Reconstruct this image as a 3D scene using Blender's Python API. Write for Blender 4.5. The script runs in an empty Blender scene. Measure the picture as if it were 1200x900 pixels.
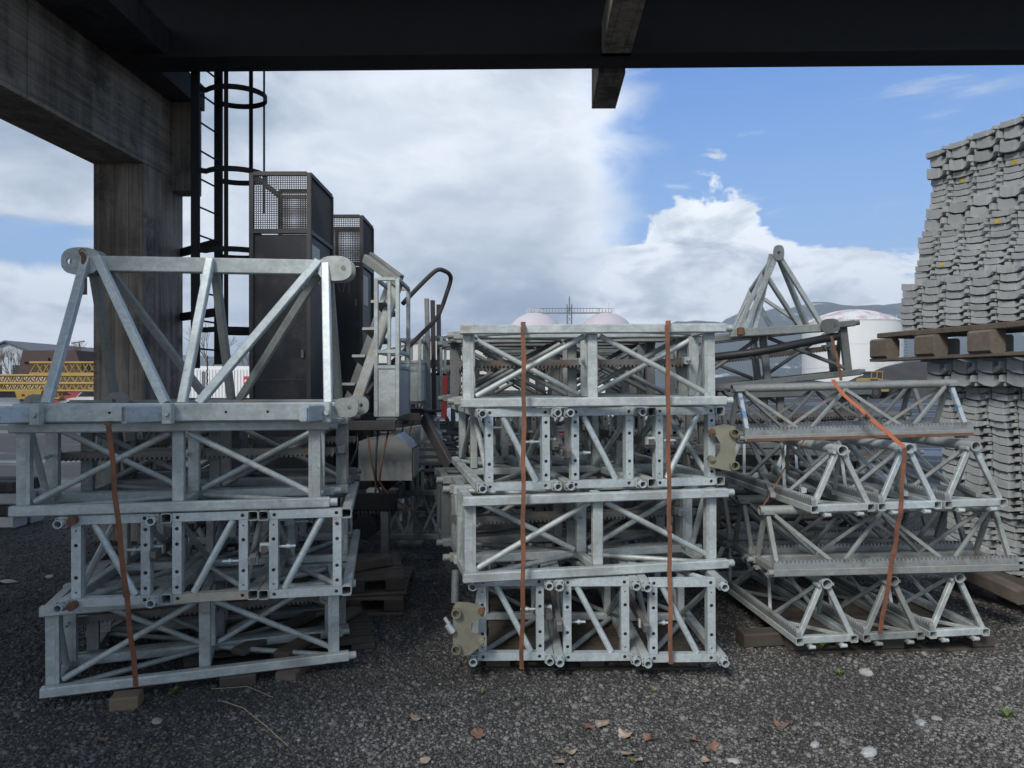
import bpy, math, random
import numpy as np
from mathutils import Vector, Matrix, noise
random.seed(7)
rng = np.random.default_rng(11)
SC = bpy.context.scene
COL = SC.collection
R = math.radians
F, HE = 832.0, 1.67          # focal length in photo pixels, eye height

def P(px, py, Y):
    """a point of the place seen at photo pixel (px, py), Y metres ahead"""
    return Vector(((px-600)*Y/F, Y, HE-(py-450)*Y/F))

# ------------------------------------------------------------------ camera
cam_d = bpy.data.cameras.new('camera'); cam = bpy.data.objects.new('camera', cam_d); COL.objects.link(cam)
cam.location = (0, 0, HE); cam.rotation_euler = (R(90), 0, 0)
cam_d.sensor_width = 36; cam_d.lens = 36*F/1200; cam_d.clip_start = 0.05; cam_d.clip_end = 12000
SC.camera = cam
SC.view_settings.view_transform = 'Standard'; SC.view_settings.look = 'None'
SC.view_settings.exposure = 0.42; SC.view_settings.gamma = 1

# ------------------------------------------------------------------ node helpers
class NT:
    def __init__(s, tree): s.t = tree; s.n = tree.nodes; s.l = tree.links
    def new(s, typ, **kw):
        nd = s.n.new(typ)
        for k, v in kw.items():
            if k.startswith('i_'):
                key = k[2:]
                key = int(key) if key.isdigit() else key.replace('_', ' ')
                s.set(nd.inputs[key], v)
            else: setattr(nd, k, v)
        return nd
    def set(s, inp, v):
        if isinstance(v, bpy.types.NodeSocket): s.l.new(v, inp)
        else: inp.default_value = v
    def math(s, op, a, b=None, c=None, clamp=False):
        nd = s.n.new('ShaderNodeMath'); nd.operation = op; nd.use_clamp = clamp
        for i, v in enumerate((a, b, c)):
            if v is not None: s.set(nd.inputs[i], v)
        return nd.outputs[0]
    def mix(s, fac, a, b, mode='MIX'):
        nd = s.n.new('ShaderNodeMix'); nd.data_type = 'RGBA'; nd.blend_type = mode
        s.set(nd.inputs[0], fac); s.set(nd.inputs[6], a); s.set(nd.inputs[7], b)
        return nd.outputs[2]
    def noise(s, vec, scale, detail=4, rough=.55, dist=0):
        nd = s.n.new('ShaderNodeTexNoise')
        if vec is not None: s.l.new(vec, nd.inputs['Vector'])
        nd.inputs['Scale'].default_value = scale; nd.inputs['Detail'].default_value = detail
        nd.inputs['Roughness'].default_value = rough; nd.inputs['Distortion'].default_value = dist
        return nd.outputs['Fac']
    def ramp(s, v, lo, hi, a=0., b=1.):
        nd = s.n.new('ShaderNodeMapRange'); nd.interpolation_type = 'SMOOTHSTEP'
        s.set(nd.inputs[0], v); s.set(nd.inputs[1], lo); s.set(nd.inputs[2], hi); s.set(nd.inputs[3], a); s.set(nd.inputs[4], b)
        return nd.outputs[0]
def C(r, g, b): return (r, g, b, 1.)

# ------------------------------------------------------------------ world: blue sky with cloud
SUN_EL, SUN_AZ = 40., -152.     # azimuth clockwise from straight ahead: behind the camera, to the left
w = bpy.data.worlds.new('World'); SC.world = w; w.use_nodes = True
T = NT(w.node_tree); T.n.clear()
tc = T.new('ShaderNodeTexCoord').outputs['Generated']
sky = T.new('ShaderNodeTexSky', sky_type='NISHITA', sun_disc=False, sun_elevation=R(SUN_EL), sun_rotation=R(SUN_AZ), air_density=1.0, dust_density=.6, ozone_density=1.5)
sep = T.new('ShaderNodeSeparateXYZ', i_0=tc)
az = T.math('MULTIPLY', T.math('ARCTAN2', sep.outputs[0], sep.outputs[1]), 57.2958)
el = T.math('MULTIPLY', T.math('ARCSINE', sep.outputs[2]), 57.2958)
mp = T.new('ShaderNodeMapping', i_Vector=tc, i_Scale=(1, 1, 2.2)).outputs[0]
nA = T.noise(mp, 2.3, 7, .55, .3)
nB = T.noise(mp, 8.5, 12, .62, .35)
nC = T.noise(mp, 1.1, 3, .5)
# clear patch right of straight ahead above the cumulus bank, open sky elsewhere by noise
wob = T.math('MULTIPLY', T.math('SUBTRACT', nB, .5), 12.)
clear_side = T.ramp(T.math('ADD', az, T.math('MULTIPLY', wob, .8)), 5., 12.)
g_ = T.math('DIVIDE', T.math('SUBTRACT', az, 15.5), 6.)
bank = T.math('ADD', 8.2, T.math('MULTIPLY', T.math('POWER', 2.718, T.math('MULTIPLY', T.math('MULTIPLY', g_, g_), -1.)), 6.8))
clear_up = T.ramp(T.math('ADD', el, T.math('MULTIPLY', wob, 1.0)), bank, T.math('ADD', bank, .9))
window = T.ramp(az, 75., 50.)
clear = T.math('MULTIPLY', T.math('MULTIPLY', clear_side, clear_up), window)
lowpatch = T.math('MULTIPLY', T.math('MULTIPLY', T.ramp(T.math('ADD', az, T.math('MULTIPLY', wob, .5)), -29., -33.), T.ramp(az, -50., -40.)),
                  T.math('MULTIPLY', T.ramp(T.math('ADD', el, T.math('MULTIPLY', wob, .25)), 7.6, 8.4), T.ramp(T.math('ADD', el, T.math('MULTIPLY', wob, .25)), 11.2, 10.)))
gen = T.math('MULTIPLY', T.ramp(nC, .52, .62), T.ramp(T.math('ABSOLUTE', az), 50., 75.))
clear = T.math('MAXIMUM', T.math('MAXIMUM', clear, lowpatch), gen, clamp=True)
wisp = T.math('MULTIPLY', T.ramp(T.noise(T.new('ShaderNodeMapping', i_Vector=tc, i_Scale=(2, 2, 9), i_Rotation=(0, .25, 0)).outputs[0], 2.6, 6, .6, .4), .57, .76), .6)
cover = T.math('MAXIMUM', T.math('SUBTRACT', 1., clear), wisp)
white = C(9.2, 9.6, 10.0); grey = C(2.3, 3.0, 4.0)
lit = T.ramp(T.math('ADD', T.math('MULTIPLY', nA, .55), T.math('MULTIPLY', nB, .45)), .40, .62)
# whiter in the bank low over the horizon, greyer in the flat sheet overhead
low = T.ramp(el, 17., 5.)
side = T.math('MAXIMUM', T.ramp(az, 2., 10.), T.ramp(az, -20., -30.))
calm = T.math('MULTIPLY', T.ramp(az, 13., 7.), T.ramp(el, 5., 13.))
litc = T.math('ADD', .02, T.math('ADD', T.math('ADD', T.math('MULTIPLY', T.ramp(nA, .38, .60), .34), T.math('MULTIPLY', T.ramp(nB, .36, .66), .20)), T.math('MULTIPLY', T.ramp(nC, .4, .6), .22)))
lit1 = T.math('ADD', T.math('MULTIPLY', T.math('MULTIPLY', lit, .62), T.math('SUBTRACT', 1., T.math('MULTIPLY', calm, .92))), T.math('MULTIPLY', T.math('MULTIPLY', litc, calm), .92))
lit2 = T.math('ADD', lit1, T.math('MULTIPLY', T.math('MULTIPLY', low, side), T.ramp(nB, .3, .62, .18, .72)), clamp=True)
rim = T.math('MULTIPLY', T.math('MULTIPLY', T.ramp(T.math('SUBTRACT', bank, T.math('ADD', el, T.math('MULTIPLY', wob, 1.0))), 5.5, .3), T.ramp(az, 3., 9.)), T.ramp(az, 60., 45.))
lit2 = T.math('ADD', lit2, T.math('MULTIPLY', rim, .38), clamp=True)
cloud = T.mix(lit2, grey, white)
blue = T.mix(.7, T.mix(1., sky.outputs[0], C(.92, 1.0, 1.12), 'MULTIPLY'), T.mix(T.ramp(el, 28., 6.), C(.62, 2.2, 6.4), C(1.9, 4.0, 7.5)))
full = T.mix(cover, blue, cloud)
full = T.mix(T.ramp(el, -1., -6.), full, C(1.2, 1.25, 1.3))
bg = T.new('ShaderNodeBackground', i_Color=full, i_Strength=.1)
T.l.new(bg.outputs[0], T.new('ShaderNodeOutputWorld').inputs[0])
w.cycles.sampling_method = 'AUTOMATIC' if hasattr(w, 'cycles') else None

sd = bpy.data.lights.new('sun', 'SUN'); sun = bpy.data.objects.new('sun', sd); COL.objects.link(sun)
sd.energy = 2.7; sd.angle = R(16); sd.color = (1, .96, .9)
a = R(SUN_AZ); dv = Vector((math.sin(a)*math.cos(R(SUN_EL)), math.cos(a)*math.cos(R(SUN_EL)), math.sin(R(SUN_EL))))
sun.rotation_euler = (-dv).to_track_quat('-Z', 'Y').to_euler(); sun.location = dv*30

# ------------------------------------------------------------------ materials
def mat(name, base, rough=.6, metal=0., var=.25, scale=6., tint=None, tint_amt=0., tint_scale=3., tint_lo=.55, tint_hi=.7,
        bump=.15, bscale=60., stretch=(1, 1, 1), spec=.5, rnd=.15, world=False):
    m = bpy.data.materials.new(name); m.use_nodes = True; t = NT(m.node_tree)
    b = t.n['Principled BSDF']
    if world: co = t.new('ShaderNodeNewGeometry').outputs['Position']
    else: co = t.new('ShaderNodeTexCoord').outputs['Object']
    inf = t.new('ShaderNodeObjectInfo').outputs['Random']
    if not world:
        co = t.new('ShaderNodeVectorMath', operation='ADD', i_0=co, i_1=t.new('ShaderNodeCombineXYZ', i_0=t.math('MULTIPLY', inf, 37.), i_1=t.math('MULTIPLY', inf, 11.)).outputs[0]).outputs[0]
    mpn = t.new('ShaderNodeMapping', i_Vector=co, i_Scale=stretch).outputs[0]
    n1 = t.noise(mpn, scale, 6, .6); n2 = t.noise(mpn, bscale, 4, .6)
    f = t.math('ADD', t.math('MULTIPLY', t.math('SUBTRACT', n1, .5), var*2.4), t.math('ADD', 1., t.math('MULTIPLY', t.math('SUBTRACT', n2, .5), var*.8)))
    f = t.math('MULTIPLY', f, t.math('ADD', 1.-rnd/2, t.math('MULTIPLY', inf, rnd)))
    col = t.mix(1., C(*base), t.new('ShaderNodeCombineColor', i_0=f, i_1=f, i_2=f).outputs[0], 'MULTIPLY')
    if 'galvanised' in name:
        sp = t.new('ShaderNodeTexVoronoi', i_Vector=co, i_Scale=55.).outputs['Color']
        spv = t.new('ShaderNodeSeparateColor', i_0=sp).outputs[0]
        k = t.math('ADD', .91, t.math('MULTIPLY', spv, .18))
        col = t.mix(1., col, t.new('ShaderNodeCombineColor', i_0=k, i_1=k, i_2=k).outputs[0], 'MULTIPLY')
        sk = t.noise(t.new('ShaderNodeMapping', i_Vector=co, i_Scale=(4, 110, 110)).outputs[0], 1., 3, .6)
        k2 = t.math('ADD', .86, t.math('MULTIPLY', sk, .28)); col = t.mix(1., col, t.new('ShaderNodeCombineColor', i_0=k2, i_1=k2, i_2=k2).outputs[0], 'MULTIPLY')
        gr = t.noise(co, 14., 6, .75); col = t.mix(t.math('MULTIPLY', t.ramp(gr, .60, .72), .55), col, C(.13, .125, .11))
        wr = t.noise(co, 2.2, 8, .7); col = t.mix(t.math('MULTIPLY', t.ramp(wr, .58, .74), .2), col, C(.62, .64, .62))
        rn = t.noise(co, 3.3, 9, .75, .6); col = t.mix(t.math('MULTIPLY', t.ramp(rn, .60, .70), .6), col, C(.24, .14, .075))
    if tint:
        n3 = t.noise(co, tint_scale, 7, .65)
        col = t.mix(t.math('MULTIPLY', t.ramp(n3, tint_lo, tint_hi), tint_amt), col, C(*tint))
    t.set(b.inputs['Base Color'], col)
    t.set(b.inputs['Roughness'], t.math('ADD', rough-.12, t.math('MULTIPLY', n1, .24), clamp=True))
    b.inputs['Metallic'].default_value = metal; b.inputs['Specular IOR Level'].default_value = spec
    if bump:
        bp = t.new('ShaderNodeBump', i_Height=n2, i_Strength=bump, i_Distance=.004); t.l.new(bp.outputs[0], b.inputs['Normal'])
    return m
M = {}
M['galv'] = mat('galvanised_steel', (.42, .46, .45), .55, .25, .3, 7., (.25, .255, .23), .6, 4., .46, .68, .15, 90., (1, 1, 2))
M['galv_w'] = mat('weathered_darkened_galvanised_steel', (.27, .285, .272), .62, .28, .32, 8., (.19, .16, .11), .6, 4., .48, .7, .15, 80.)  # weathered, and darkened so rear members and second rows carry shade in colour
M['galv_d'] = mat('darkened_galvanised_steel', (.14, .15, .15), .65, .28, .35, 8., (.09, .07, .05), .5, 4., .5, .7, .15, 80.)  # darkened copy; gives rear rows and inner parts their shade by colour
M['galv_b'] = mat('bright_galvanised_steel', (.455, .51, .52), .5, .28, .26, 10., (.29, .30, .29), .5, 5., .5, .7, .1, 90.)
M['stub'] = mat('bluish_galvanised_steel', (.37, .425, .465), .5, .3, .2, 9., (.25, .27, .28), .5, 5., .5, .7)
M['stained'] = mat('stained_galvanised_steel', (.42, .40, .33), .6, .3, .2, 7., (.33, .22, .10), .7, 5., .45, .65)
M['blue'] = mat('worn_blue_paint_on_steel', (.10, .19, .34), .5, .1, .2, 14., (.36, .40, .41), .95, 16., .42, .52)
M['rack'] = mat('oily_toothed_steel', (.15, .145, .135), .5, .5, .3, 20., (.16, .08, .035), .6, 9., .5, .65)
M['rackl'] = mat('clean_toothed_steel', (.30, .32, .32), .5, .45, .3, 20., (.17, .12, .08), .5, 9., .5, .65)
M['zinc'] = mat('yellow_zinc_plate', (.23, .225, .17), .5, .35, .3, 9., (.20, .10, .055), .5, 8., .54, .68)
M['rust'] = mat('rusty_steel', (.15, .075, .045), .8, .1, .35, 15., (.24, .11, .055), .6, 12., .5, .65)
M['strap'] = mat('orange_brown_strap', (.185, .073, .036), .75, 0, .35, 20., (.10, .05, .034), .85, 7., .45, .6, .1, 200.)
M['strapo'] = mat('orange_strap', (.40, .115, .048), .65, 0, .3, 20., (.22, .095, .06), .6, 7., .5, .65)
M['wood'] = mat('weathered_pallet_wood', (.125, .10, .078), .85, 0, .45, 5., (.09, .075, .06), .6, 4., .45, .65, .5, 50., (.25, 3, 3))
M['woodd'] = mat('dark_wet_wood', (.062, .05, .04), .85, 0, .4, 5., (.08, .08, .06), .4, 4., .45, .65, .5, 50., (.25, 3, 3))
M['woodl'] = mat('cut_block_wood', (.17, .13, .085), .85, 0, .45, 8., (.15, .10, .06), .6, 4., .45, .65, .5, 50.)
M['chip'] = mat('pressed_chip_block', (.14, .118, .092), .9, 0, .4, 30., (.11, .09, .07), .5, 5., .45, .65, .6, 120.)
M['form'] = mat('grey_moulded_concrete', (.37, .385, .385), .7, .1, .24, 5., (.22, .22, .21), .5, 3., .5, .7, .3, 90., rnd=.22)
M['formy'] = mat('yellow_sprayed_mark', (.52, .42, .07), .8, 0, .35, 30.)
M['cab'] = mat('charcoal_panel_paint', (.020, .021, .025), .5, .1, .5, 2.5, (.07, .062, .055), .7, 3.5, .5, .7, .1, 60., (2, 2, .4))
M['cabf'] = mat('dark_angle_frame', (.06, .056, .055), .6, .2, .4, 12., (.10, .062, .045), .5, 6., .5, .66)
M['black'] = mat('black_painted_steel', (.005, .005, .0065), .75, .0, .3, 8., (.018, .013, .011), .5, 4., .5, .7)
M['hoodg'] = mat('grey_hood_paint', (.27, .28, .26), .55, .15, .2, 5., (.12, .11, .09), .6, 5., .5, .7)
M['hoodt'] = mat('bright_hood_lid', (.42, .50, .58), .35, .5, .3, 20., (.2, .2, .2), .5, 9., .5, .6)
M['red'] = mat('faded_red_paint', (.30, .035, .035), .6, 0, .3, 9.)
M['white'] = mat('white_paint', (.72, .73, .73), .5, 0, .08, 3., (.5, .5, .48), .3, 3.)
M['whitew'] = mat('worn_white_tank_paint', (.66, .67, .66), .6, 0, .12, .12, (.42, .40, .38), .5, .10, .5, .7, 0, 5., (1, 1, .25))
M['pink'] = mat('pale_pink_tank_paint', (.46, .42, .44), .6, 0, .1, .2, bump=0)
M['rustwash'] = mat('rust_washed_roof', (.56, .55, .55), .7, 0, .2, .3, (.36, .22, .19), .8, .35, .42, .62, 0)
M['yellow'] = mat('crane_yellow_paint', (.31, .20, .04), .65, 0, .2, 2., (.30, .16, .05), .7, 1.5, .5, .65)
M['glass'] = mat('dark_window_glass', (.02, .025, .03), .15, 0, .05, 3., bump=0)
M['bluewall'] = mat('pale_blue_cladding', (.42, .48, .54), .6, 0, .1, .3, bump=0)
M['roofd'] = mat('dark_roof_sheet', (.09, .10, .12), .6, 0, .15, .5, bump=0)
M['beige'] = mat('pale_beige_cladding', (.55, .54, .50), .7, 0, .08, .1, bump=0)
M['brown'] = mat('brown_rusted_hopper', (.06, .036, .03), .8, 0, .3, 2.)
M['tyre'] = mat('tyre_rubber', (.015, .015, .016), .9, 0, .2, 20.)
M['leafb'] = mat('dry_brown_leaf', (.20, .11, .075), .8, 0, .3, 40., (.17, .08, .05), .6, 30., bump=.3)
M['leafp'] = mat('pale_dry_leaf', (.33, .26, .19), .8, 0, .25, 40., (.28, .20, .14), .6, 30., bump=.3)
M['stonew'] = mat('white_stone', (.30, .30, .285), .85, 0, .35, 30., bump=.5)
M['weed'] = mat('green_weed', (.10, .15, .035), .7, 0, .4, 30.)
M['twig'] = mat('dry_straw', (.36, .28, .18), .8, 0, .3, 30.)
M['bark'] = mat('bare_branch_bark', (.17, .13, .10), .9, 0, .3, 3.)
M['rubber'] = mat('black_hose_rubber', (.02, .02, .022), .5, 0, .2, 9.)
M['coal'] = mat('dark_spoil_heap', (.035, .033, .032), .95, 0, .5, .6, bump=.6, bscale=3., world=True)
M['sign'] = mat('red_sign_print', (.55, .04, .05), .5, 0, .1, 5.)

# concrete with board marks
def concrete(name, base, dark, st=(14, 14, .9)):
    m = bpy.data.materials.new(name); m.use_nodes = True; t = NT(m.node_tree); b = t.n['Principled BSDF']
    co = t.new('ShaderNodeNewGeometry').outputs['Position']
    a1 = t.noise(co, 1.3, 7, .62); a2 = t.noise(t.new('ShaderNodeMapping', i_Vector=co, i_Scale=st).outputs[0], 1., 5, .6); a3 = t.noise(co, 60, 5, .7)
    a4 = t.noise(t.new('ShaderNodeMapping', i_Vector=co, i_Scale=(5, 5, .25)).outputs[0], 1.4, 6, .7)
    f = t.math('ADD', t.math('MULTIPLY', a1, .45), t.math('ADD', t.math('MULTIPLY', a2, .35), t.math('MULTIPLY', a4, .35)))
    col = t.mix(t.ramp(f, .42, .72), C(*dark), C(*base))
    bl = t.noise(co, 2.3, 8, .7, .5); col = t.mix(t.math('MULTIPLY', t.ramp(bl, .50, .68), .75), col, C(*[c*.55 for c in dark]))
    sm = t.new('ShaderNodeMath', operation='PINGPONG', i_0=t.new('ShaderNodeSeparateXYZ', i_0=co).outputs[2 if st[2] > 5 else 0], i_1=.075).outputs[0]
    col = t.mix(t.math('MULTIPLY', t.ramp(sm, .006, .0015), .6), col, C(*[c*.4 for c in dark]))
    col = t.mix(t.math('MULTIPLY', t.ramp(a3, .5, .75), .3), col, C(*[c*1.35 for c in base]))
    t.set(b.inputs['Base Color'], col); b.inputs['Roughness'].default_value = .9
    bp = t.new('ShaderNodeBump', i_Height=t.math('ADD', a3, t.math('MULTIPLY', a2, 1.4)), i_Strength=.5, i_Distance=.02); t.l.new(bp.outputs[0], b.inputs['Normal'])
    return m
M['conc'] = concrete('board_marked_concrete', (.36, .31, .25), (.10, .085, .07))
M['concd'] = concrete('dark_concrete', (.055, .052, .05), (.016, .015, .015))  # concrete in a much darker colour

M['concb'] = concrete('board_marked_beam_concrete', (.34, .30, .245), (.085, .074, .062), (3, .7, 16))
def ground_mat():
    m = bpy.data.materials.new('dark_crushed_gravel'); m.use_nodes = True; t = NT(m.node_tree); b = t.n['Principled BSDF']
    co = t.new('ShaderNodeNewGeometry').outputs['Position']; s = t.new('ShaderNodeSeparateXYZ', i_0=co)
    vor = t.new('ShaderNodeTexVoronoi', i_Vector=co, i_Scale=70.); v2 = t.new('ShaderNodeTexVoronoi', i_Vector=co, i_Scale=26.)
    n = t.noise(co, .9, 6, .6); n2 = t.noise(co, 9, 5, .7)
    vc = t.new('ShaderNodeSeparateColor', i_0=vor.outputs['Color']).outputs[0]
    col = t.mix(t.math('POWER', vc, 2.2), C(.028, .028, .029), C(.13, .125, .115))
    col = t.mix(t.math('MULTIPLY', t.ramp(n, .42, .62), .5), col, C(.05, .047, .042))
    # far yard: wet tarmac with puddles
    far = t.ramp(s.outputs[1], 8.5, 13.)
    wetn = t.noise(t.new('ShaderNodeMapping', i_Vector=co, i_Scale=(.35, 1.5, 1)).outputs[0], .22, 6, .6)
    wet = t.math('MULTIPLY', t.ramp(wetn, .5, .58), far)
    col = t.mix(far, col, t.mix(n2, C(.02, .02, .021), C(.05, .05, .05)))
    col = t.mix(wet, col, C(.03, .033, .037))
    t.set(b.inputs['Base Color'], col)
    t.set(b.inputs['Roughness'], t.math('SUBTRACT', .88, t.math('MULTIPLY', wet, .60)))
    h = t.math('ADD', t.math('MULTIPLY', t.math('SUBTRACT', 1., vor.outputs['Distance']), 1.), t.math('MULTIPLY', t.math('SUBTRACT', 1., v2.outputs['Distance']), 1.2))
    bp = t.new('ShaderNodeBump', i_Height=h, i_Distance=.015); t.set(bp.inputs['Strength'], t.math('SUBTRACT', .9, t.math('MULTIPLY', far, .85)))
    t.l.new(bp.outputs[0], b.inputs['Normal'])
    return m
M['ground'] = ground_mat()
def stone_mat():
    m = bpy.data.materials.new('loose_gravel_stones'); m.use_nodes = True; t = NT(m.node_tree); b = t.n['Principled BSDF']
    at = t.new('ShaderNodeAttribute', attribute_name='tone').outputs['Fac']
    co = t.new('ShaderNodeNewGeometry').outputs['Position']; n = t.noise(co, 120, 4, .6)
    v = t.math('ADD', t.math('MULTIPLY', t.math('POWER', at, 1.5), .21), .036)
    v = t.math('MULTIPLY', v, t.math('ADD', .65, t.math('MULTIPLY', n, .7)))
    t.set(b.inputs['Base Color'], t.new('ShaderNodeCombineColor', i_0=v, i_1=t.math('MULTIPLY', v, .965), i_2=t.math('MULTIPLY', v, .90)).outputs[0])
    b.inputs['Roughness'].default_value = .8
    return m
M['stones'] = stone_mat()
def hill_mat():
    m = bpy.data.materials.new('forested_hill'); m.use_nodes = True; t = NT(m.node_tree); b = t.n['Principled BSDF']
    co = t.new('ShaderNodeNewGeometry').outputs['Position']
    n = t.noise(co, .011, 7, .65); n2 = t.noise(t.new('ShaderNodeMapping', i_Vector=co, i_Scale=(1, 1, 2.5)).outputs[0], .006, 6, .6)
    col = t.mix(n, C(.025, .036, .028), C(.06, .07, .055)); col = t.mix(t.ramp(n2, .60, .66), col, C(.40, .41, .42))
    t.set(b.inputs['Base Color'], col); b.inputs['Roughness'].default_value = 1; b.inputs['Specular IOR Level'].default_value = 0
    return m
M['hill'] = hill_mat()

# ------------------------------------------------------------------ mesh builder
class MB:
    def __init__(s): s.v = []; s.f = []; s.sm = []
    def add(s, vs, fs, smooth=False):
        o = len(s.v); s.v += [tuple(v) for v in vs]; s.f += [tuple(i+o for i in f) for f in fs]; s.sm += [smooth]*len(fs); return s
    def box(s, a, b):
        x0, y0, z0 = a; x1, y1, z1 = b
        if x0 > x1: x0, x1 = x1, x0
        if y0 > y1: y0, y1 = y1, y0
        if z0 > z1: z0, z1 = z1, z0
        return s.add([(x0,y0,z0),(x1,y0,z0),(x1,y1,z0),(x0,y1,z0),(x0,y0,z1),(x1,y0,z1),(x1,y1,z1),(x0,y1,z1)],
                     [(0,3,2,1),(4,5,6,7),(0,1,5,4),(1,2,6,5),(2,3,7,6),(3,0,4,7)])
    def frame(s, p0, p1, up=None):
        p0 = Vector(p0); p1 = Vector(p1); d = (p1-p0).normalized()
        u = Vector(up) if up is not None else Vector((0, 0, 1))
        if abs(d.dot(u.normalized())) > .97: u = Vector((0, 1, 0)) if abs(d.y) < .9 else Vector((1, 0, 0))
        sd_ = d.cross(u).normalized(); u = sd_.cross(d).normalized()
        return p0, p1, sd_, u
    def bar(s, p0, p1, wd, ht, up=None, ch=None):
        """rectangular bar with chamfered long edges"""
        p0, p1, a, u = s.frame(p0, p1, up); c = ch if ch is not None else min(wd, ht)*.12
        x, y = wd/2, ht/2
        pr = [(-x+c,-y),(x-c,-y),(x,-y+c),(x,y-c),(x-c,y),(-x+c,y),(-x,y-c),(-x,-y+c)]
        vs = [p0+a*q[0]+u*q[1] for q in pr]+[p1+a*q[0]+u*q[1] for q in pr]
        return s.add(vs, [(i,(i+1)%8,(i+1)%8+8,i+8)[::-1] for i in range(8)]+[tuple(range(8)), tuple(range(15,7,-1))])
    def hollow(s, p0, p1, wd, ht, th=.004, up=None, depth=.2):
        """square hollow section: outer bar, both ends open to a real bore"""
        p0, p1, a, u = s.frame(p0, p1, up); c = min(wd, ht)*.12; x, y = wd/2, ht/2
        pr = [(-x+c,-y),(x-c,-y),(x,-y+c),(x,y-c),(x-c,y),(-x+c,y),(-x,y-c),(-x,-y+c)]
        k = 1-2*th/min(wd, ht); d = (p1-p0).normalized()
        vs = []
        for p in (p0, p1): vs += [p+a*q[0]+u*q[1] for q in pr]
        for p in (p0, p1): vs += [p+a*q[0]*k+u*q[1]*k for q in pr]
        vs += [p0+d*depth+a*q[0]*k+u*q[1]*k for q in pr]; vs += [p1-d*depth+a*q[0]*k+u*q[1]*k for q in pr]
        fs = []
        for i in range(8):
            j = (i+1) % 8
            fs += [(i, i+8, j+8, j), (i, j, j+16, i+16), (j+8, i+8, i+24, j+24), (i+16, j+16, j+32, i+32), (j+24, i+24, i+40, j+40)]
        fs += [tuple(range(32, 40)), tuple(range(47, 39, -1))]
        return s.add(vs, fs)
    def tube(s, p0, p1, r, n=12, r1=None, bore=0., cap=True, depth=.05):
        p0, p1, a, u = s.frame(p0, p1); r1 = r if r1 is None else r1
        ring = lambda p, rr: [p+(a*math.cos(2*math.pi*i/n)+u*math.sin(2*math.pi*i/n))*rr for i in range(n)]
        s.add(ring(p0, r)+ring(p1, r1), [(i,(i+1)%n,(i+1)%n+n,i+n)[::-1] for i in range(n)], True)
        if not cap: return s
        if bore <= 0:
            return s.add(ring(p0, r)+ring(p1, r1), [tuple(range(n)), tuple(range(2*n-1, n-1, -1))])
        d = (p1-p0).normalized(); dd = min(depth, (p1-p0).length*.48)
        for p, q, rr, fl in ((p0, d, r, 0), (p1, -d, r1, 1)):
            vs = ring(p, rr)+ring(p, bore)+ring(p+q*dd, bore); fs = []
            for i in range(n):
                j = (i+1) % n; fs += [(i, j, j+n, i+n), (i+n, j+n, j+2*n, i+2*n)]
            fs.append(tuple(range(2*n, 3*n)))
            if fl: fs = [f[::-1] for f in fs]
            s.add(vs, fs)
        return s
    def path(s, pts, r, n=8, cap=True):
        pts = [Vector(p) for p in pts]
        rings = []; ref = Vector((0, 0, 1))
        for i, p in enumerate(pts):
            d = (pts[min(i+1, len(pts)-1)]-pts[max(i-1, 0)]).normalized()
            if i == 0: ref = Vector((0, 0, 1)) if abs(d.z) < .9 else Vector((1, 0, 0))
            a_ = d.cross(ref).normalized(); u = a_.cross(d); ref = u
            rings.append((p, a_, u))
        vs = [p+(a_*math.cos(2*math.pi*k/n)+u*math.sin(2*math.pi*k/n))*r for p, a_, u in rings for k in range(n)]
        fs = [(i*n+k, (i+1)*n+k, (i+1)*n+(k+1)%n, i*n+(k+1)%n) for i in range(len(pts)-1) for k in range(n)]
        s.add(vs, fs, True)
        if cap: s.add(vs[:n]+vs[-n:], [tuple(range(n)), tuple(range(2*n-1, n-1, -1))])
        return s
    @staticmethod
    def smooth(pts, k=5):
        pts = [Vector(p) for p in pts]; out = []
        for i in range(len(pts)-1):
            p0, p1, p2, p3 = pts[max(i-1, 0)], pts[i], pts[i+1], pts[min(i+2, len(pts)-1)]
            for j in range(k):
                t = j/k; out.append(.5*((2*p1)+(p2-p0)*t+(2*p0-5*p1+4*p2-p3)*t*t+(3*p1-p0-3*p2+p3)*t**3))
        return out+[pts[-1]]
    def ribbon(s, pts, wd, th, side=(1, 0, 0)):
        pts = [Vector(p) for p in pts]; sv = Vector(side); vs = []
        for i, p in enumerate(pts):
            d = (pts[min(i+1, len(pts)-1)]-pts[max(i-1, 0)]).normalized()
            a_ = (sv-d*sv.dot(d)).normalized(); nn = a_.cross(d)
            vs += [p-a_*wd/2-nn*th/2, p+a_*wd/2-nn*th/2, p+a_*wd/2+nn*th/2, p-a_*wd/2+nn*th/2]
        n = len(pts); fs = [(0, 1, 2, 3), (4*n-1, 4*n-2, 4*n-3, 4*n-4)]
        for i in range(n-1):
            for k in range(4): fs.append((4*i+k, 4*i+4+k, 4*i+4+(k+1)%4, 4*i+(k+1)%4))
        return s.add(vs, fs)
    def extrude(s, poly, o, ax, ay, dv_):
        """flat polygon (2d) with thickness dv_, in the plane o, ax, ay"""
        o = Vector(o); ax = Vector(ax); ay = Vector(ay); dv_ = Vector(dv_); n = len(poly)
        vs = [o+ax*p[0]+ay*p[1] for p in poly]; vs += [v+dv_ for v in vs]
        fs = [tuple(range(n)), tuple(range(2*n-1, n-1, -1))]+[(i, i+n, (i+1)%n+n, (i+1)%n) for i in range(n)]
        return s.add(vs, fs)
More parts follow.
